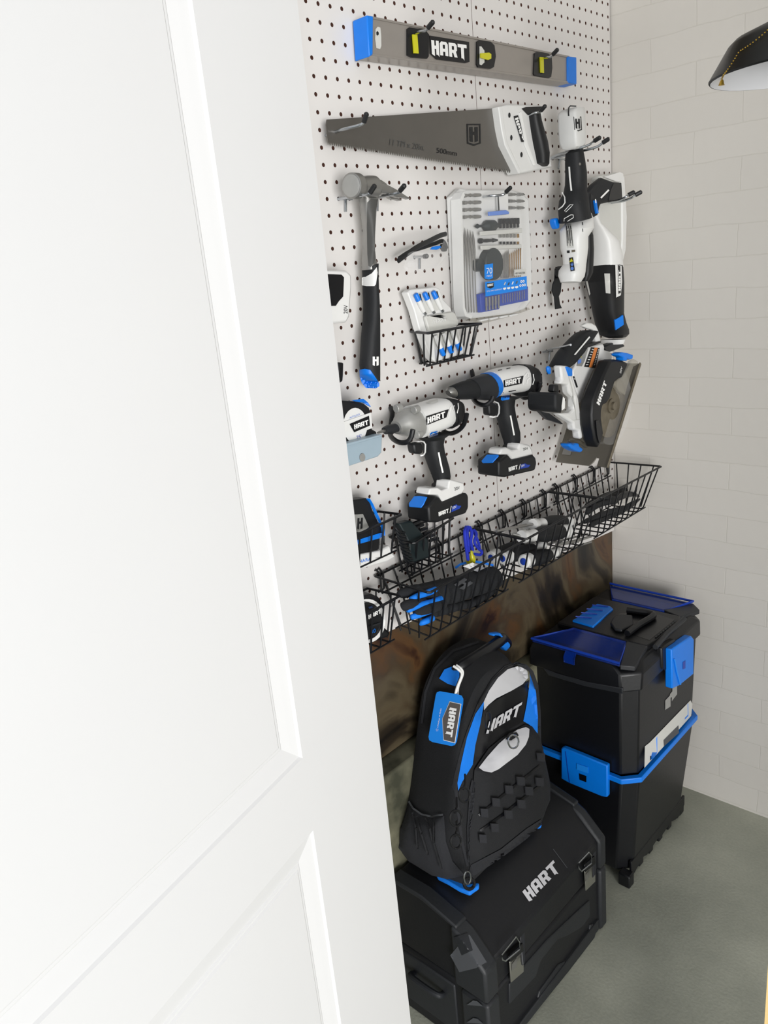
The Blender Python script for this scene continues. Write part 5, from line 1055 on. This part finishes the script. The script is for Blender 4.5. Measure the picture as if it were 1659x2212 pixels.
ppatch('silver_patch', [(832, 1138), (900, 1050), (985, 955), (1060, 890), (1130, 845), (1195, 825), (1222, 840), (1218, 900), (1195, 960), (1130, 1040), (1050, 1100), (985, 1150), (930, 1175), (870, 1165)], 'reflect', off=.002)
ppatch('pocket_welt', [(760, 1300), (775, 1220), (800, 1250), (795, 1400), (760, 1640), (755, 1860), (742, 1860), (738, 1600)], 'fabric2', off=.003)
ppatch('bottom_band', [(770, 1880), (1000, 1760), (1200, 1600), (1310, 1530), (1315, 1570), (1200, 1680), (1000, 1830), (800, 1960), (745, 1960)], 'fabric2', off=.002)
for q in ((1045, 1300), (945, 1395), (865, 1475), (1135, 1235), (1200, 1310), (1280, 1240), (1140, 1410), (1040, 1490), (935, 1590), (1290, 1050), (855, 1670)):
    w_ = 30; ppatch('webbing_loop', [(q[0] - w_, q[1] - 34), (q[0] + w_ - 4, q[1] - 30), (q[0] + w_, q[1] + 34), (q[0] - w_ + 6, q[1] + 30)], 'fabric2', off=.006, th=.003, plane=True)
for ln in ([(830, 1500), (1000, 1360), (1150, 1240), (1300, 1120)], [(840, 1620), (1010, 1500), (1160, 1380), (1320, 1260)]): stroke('webbing', ZB, ln, 5, [pk, bp], 'gloss', t, fine=9, off=.0025)
rg = at(ZB((1100, 930)), 0, .20)
tube('d_ring', [atx(ZB((1102 + 40 * math.cos(a), 935 + 52 * math.sin(a))), .205) for a in [k * .3927 for k in range(16)]], .0018, 'chrome', t, 8, closed=True)
ppatch('ring_tab', [(1030, 930), (1060, 880), (1120, 875), (1135, 900), (1075, 940)], 'fabric', off=.006)
# side pocket with gathered hem
sp = bpatch('side_pocket', [(315, 1400), (345, 1440), (400, 1490), (480, 1512), (575, 1500), (590, 1700), (640, 1850), (735, 1960), (600, 1990), (480, 1960), (300, 1850), (225, 1750), (240, 1600)], 'fabric2', off=.003, bulge=.012, soft=20)
stroke('pocket_hem', ZB, [(312, 1392), (345, 1445), (410, 1492), (490, 1512), (578, 1495)], 4, [sp, bp], 'grey', t, fine=8, off=.006)
for q in ([(380, 1500), (420, 1640), (470, 1800)], [(440, 1520), (480, 1600), (500, 1700)], [(500, 1530), (500, 1700), (560, 1900)], [(350, 1480), (380, 1600), (390, 1760)]): stroke('pocket_fold', ZB, q, 5, [sp, bp], 'fabric', t, fine=8, off=.006, bulge=.004, soft=3, poly=[ZB(p) for p in q + q[::-1]])
stroke('shoulder_edge', ZB, [(400, 800), (430, 560), (500, 380), (640, 240), (840, 170)], 5, bp, 'fabric2', t, fine=9, off=.003)
# grab handle
hp = [atx(ZB(p), x) for p, x in (((655, 400), .075), ((690, 362), .082), ((760, 318), .088), ((880, 240), .088), ((990, 165), .082), ((1025, 140), .076), ((1060, 175), .066))]
tube('grab_handle', curve(hp, 5), .0125, 'gloss', t, 14, flat=.7)
bpatch('handle_anchor', [(575, 385), (640, 360), (690, 400), (690, 440), (660, 515), (600, 495), (535, 455)], 'bluefab', off=.004)
trace('handle_anchor', ZB, [(950, 105), (1005, 98), (1040, 140), (1080, 180), (1082, 205), (1050, 240), (1030, 215), (1000, 195), (1030, 160), (985, 120), (950, 125)], .085, .070, 'bluefab', t, .003)
# zip pulls
for q, r_ in ((((725, 1345), 1)), (((660, 1525), 1.1)), (((660, 1705), .95))):
    cx_, cy_ = q; P = [atx(ZB((cx_ + 42 * r_ * math.cos(a), cy_ + 56 * r_ * math.sin(a))), .205) for a in [k * .3927 for k in range(16)]]
    tube('zip_pull', P, .0022, 'black', t, 8, closed=True)
    tube('pull_cord', [atx(ZB((cx_ + 5, cy_ - 160)), .19), atx(ZB((cx_ + 8, cy_ - 90)), .20), atx(ZB((cx_ - 10, cy_ - 40)), .205)], .002, 'black', t, 8)
tube('carabiner', [atx(ZB((748 + 26 * math.cos(a), 1985 + 50 * math.sin(a))), .212) for a in [k * .5236 for k in range(12)]], .0016, 'chrome', t, 8, closed=True)
tube('zip_pull', [atx(ZB((762 + 40 * math.cos(a), 2030 + 42 * math.sin(a))), .205) for a in [k * .5236 for k in range(12)]], .0032, 'black', t, 8, closed=True)
tube('zip_pull', [atx(ZB((910 + 20 * math.cos(a), 770 + 70 * math.sin(a))), .185) for a in [k * .5236 for k in range(12)]], .002, 'black', t, 8, closed=True)
# blue base pads
prism('base_pad', [at(ZB(p), 2, .334) for p in ((508, 1978), (610, 2000), (700, 2042), (765, 2060), (840, 2050), (838, 2080), (800, 2105), (768, 2130), (690, 2100), (600, 2045), (525, 2008))], (0, 0, .010), 'bluefab', t, .003)
prism('base_pad', [at(ZB(p), 2, .334) for p in ((1270, 1590), (1305, 1560), (1322, 1580), (1315, 1605), (1280, 1612))], (0, 0, .008), 'bluefab', t, .002)
# hang tag
t = thing('hang_tag', 'blue cardboard tag with white lettering hanging from the backpack handle on a white cord', 'tag')
card = patch('card', ZB, [(540, 585), (548, 565), (570, 556), (710, 580), (738, 590), (750, 615), (748, 650), (700, 940), (685, 968), (660, 975), (515, 945), (490, 930), (485, 905), (505, 790)], bp, 'tagblue', t, plane=True, off=.016, th=.001)
me = fill2d([[ZB(p) for p in ((612, 625), (703, 645), (655, 948), (565, 925), (555, 760))]]); onto('name_plate', me, card, 'paint', t, off=.0006)
me = fill2d([[ZB(p) for p in ((615, 630), (698, 649), (651, 942), (569, 921), (559, 761))]]); onto('name_plate', me, card, 'cardgrey', t, off=.0011)
hart(ZB, (618, 672), (583, 893), (668, 682), card, t, off=.0016)
words('Only at Walmart', ZB, (538, 678), (512, 828), (552, 681), card, t, 'paint', off=.0006)
for k in range(6):
    a = k * math.pi / 6 * 2; stroke('spark', ZB, [(516 + 4 * math.cos(a), 845 + 4 * math.sin(a)), (516 + 12 * math.cos(a), 845 + 12 * math.sin(a))], .5, card, 'paint', t, off=.0006)
pv = sum((v.co for v in card.data.vertices), Vector()) / len(card.data.vertices); X0 = pv.x
tube('cord', curve([atx(ZB(p), x) for p, x in (((640, 352), .10), ((680, 380), .11), ((705, 420), .112), ((668, 520), X0 + .004), ((650, 600), X0 + .004))], 6), .0026, 'white', t, 8)
tube('cord', curve([atx(ZB(p), x) for p, x in (((662, 345), .10), ((700, 375), .11), ((712, 415), .112), ((678, 510), X0 + .004), ((672, 572), X0 + .002))], 6), .0024, 'white', t, 8)

# ================================================================ lamp
t = thing('shop_lamp', 'black lamp shade with white inside and brass bead chain at the upper right', 'lamp')
LC = Vector((.62, .30, 1.69)); N = 40
pf = [(.120, 0), (.1215, .002), (.1165, .010), (.098, .040), (.090, .047), (.055, .060), (.036, .072), (.032, .12), (.028, .125)]
bm = bmesh.new()
rg_ = [[bm.verts.new(LC + Vector((r * math.cos(2 * math.pi * i / N), r * math.sin(2 * math.pi * i / N), h))) for i in range(N)] for r, h in pf]
for a, b in zip(rg_, rg_[1:]):
    for i in range(N): bm.faces.new((a[i], a[(i + 1) % N], b[(i + 1) % N], b[i]))
bm.faces.new(rg_[-1]); shade = fin('shade', bm, 'lampblk', t); TS = bvh_of(shade)
bm = bmesh.new(); pf2 = [(.119, .0), (.115, .009), (.0965, .038), (.088, .045), (.053, .058), (.02, .062)]
rg_ = [[bm.verts.new(LC + Vector((r * math.cos(2 * math.pi * i / N), r * math.sin(2 * math.pi * i / N), h))) for i in range(N)] for r, h in pf2]
for a, b in zip(rg_, rg_[1:]):
    for i in range(N): bm.faces.new((a[i], b[i], b[(i + 1) % N], a[(i + 1) % N]))
bm.faces.new(rg_[-1]); fin('shade_lining', bm, 'lampwht', t)
lathe('bulb', LC + Vector((0, 0, .062)), LC + Vector((0, 0, .0)), [(0, .014), (.012, .016), (.03, .026), (.045, .022), (.054, .006)], 'white', t, 16)
tube('pole', [LC + Vector((0, 0, .12)), LC + Vector((0, 0, .75))], .006, 'lampblk', t, 10)
ch = []
for p in ((1655, 300), (1600, 350), (1500, 430), (1420, 485), (1370, 520), (1320, 600), (1260, 690), (1215, 750), (1197, 790)):
    q = ZLa(p); d = ray(q).normalized(); h = TS.ray_cast(CAM, d)[0]; k = (h - CAM).length - .003 if h is not None else (ch[-1] - CAM).length if ch else (Vector((.60, .20, 1.76)) - CAM).length
    ch.append(CAM + d * k)
cv = curve(ch, 10)
bm = bmesh.new(); last = None
for p in cv:
    if last is None or (p - last).length > .0030:
        bmesh.ops.create_icosphere(bm, subdivisions=1, radius=.0012, matrix=Matrix.Translation(p)); last = p
cn = fin('bead_chain', bm, 'brass', t); cn['kind'] = 'stuff'
lathe('chain_bell', ch[-1], ch[-1] - Vector((0, 0, .011)), [(0, .0012), (.002, .0026), (.006, .0032), (.008, .0042)], 'brass', t, 12)
# ================================================================ put every object's origin at its own base
def kids(o): return [c for c in bpy.data.objects if c.parent == o]
CH = {}
for o in bpy.data.objects:
    if o.parent: CH.setdefault(o.parent.name, []).append(o)
def verts(o):
    out = [v.co for v in o.data.vertices] if o.type == 'MESH' else []
    for c in CH.get(o.name, []): out = out + verts(c)
    return out
done = set()
def rebase(o, parent_at):
    vs = verts(o)
    if not vs: return
    if o.type == 'EMPTY' or o.parent is None:
        b = Vector(((min(v.x for v in vs) + max(v.x for v in vs)) / 2, (min(v.y for v in vs) + max(v.y for v in vs)) / 2, min(v.z for v in vs)))
    else: b = sum((v.co for v in o.data.vertices), Vector()) / len(o.data.vertices)
    for c in CH.get(o.name, []): rebase(c, b)
    if o.type == 'MESH' and o.data.name not in done:
        done.add(o.data.name); o.data.transform(Matrix.Translation(-b))
    o.location = b - parent_at
for o in TOP:
    if o.get('kind') == 'structure' and o.type == 'MESH': continue
    if o.get('keep'): continue
    rebase(o, Vector((0, 0, 0)))
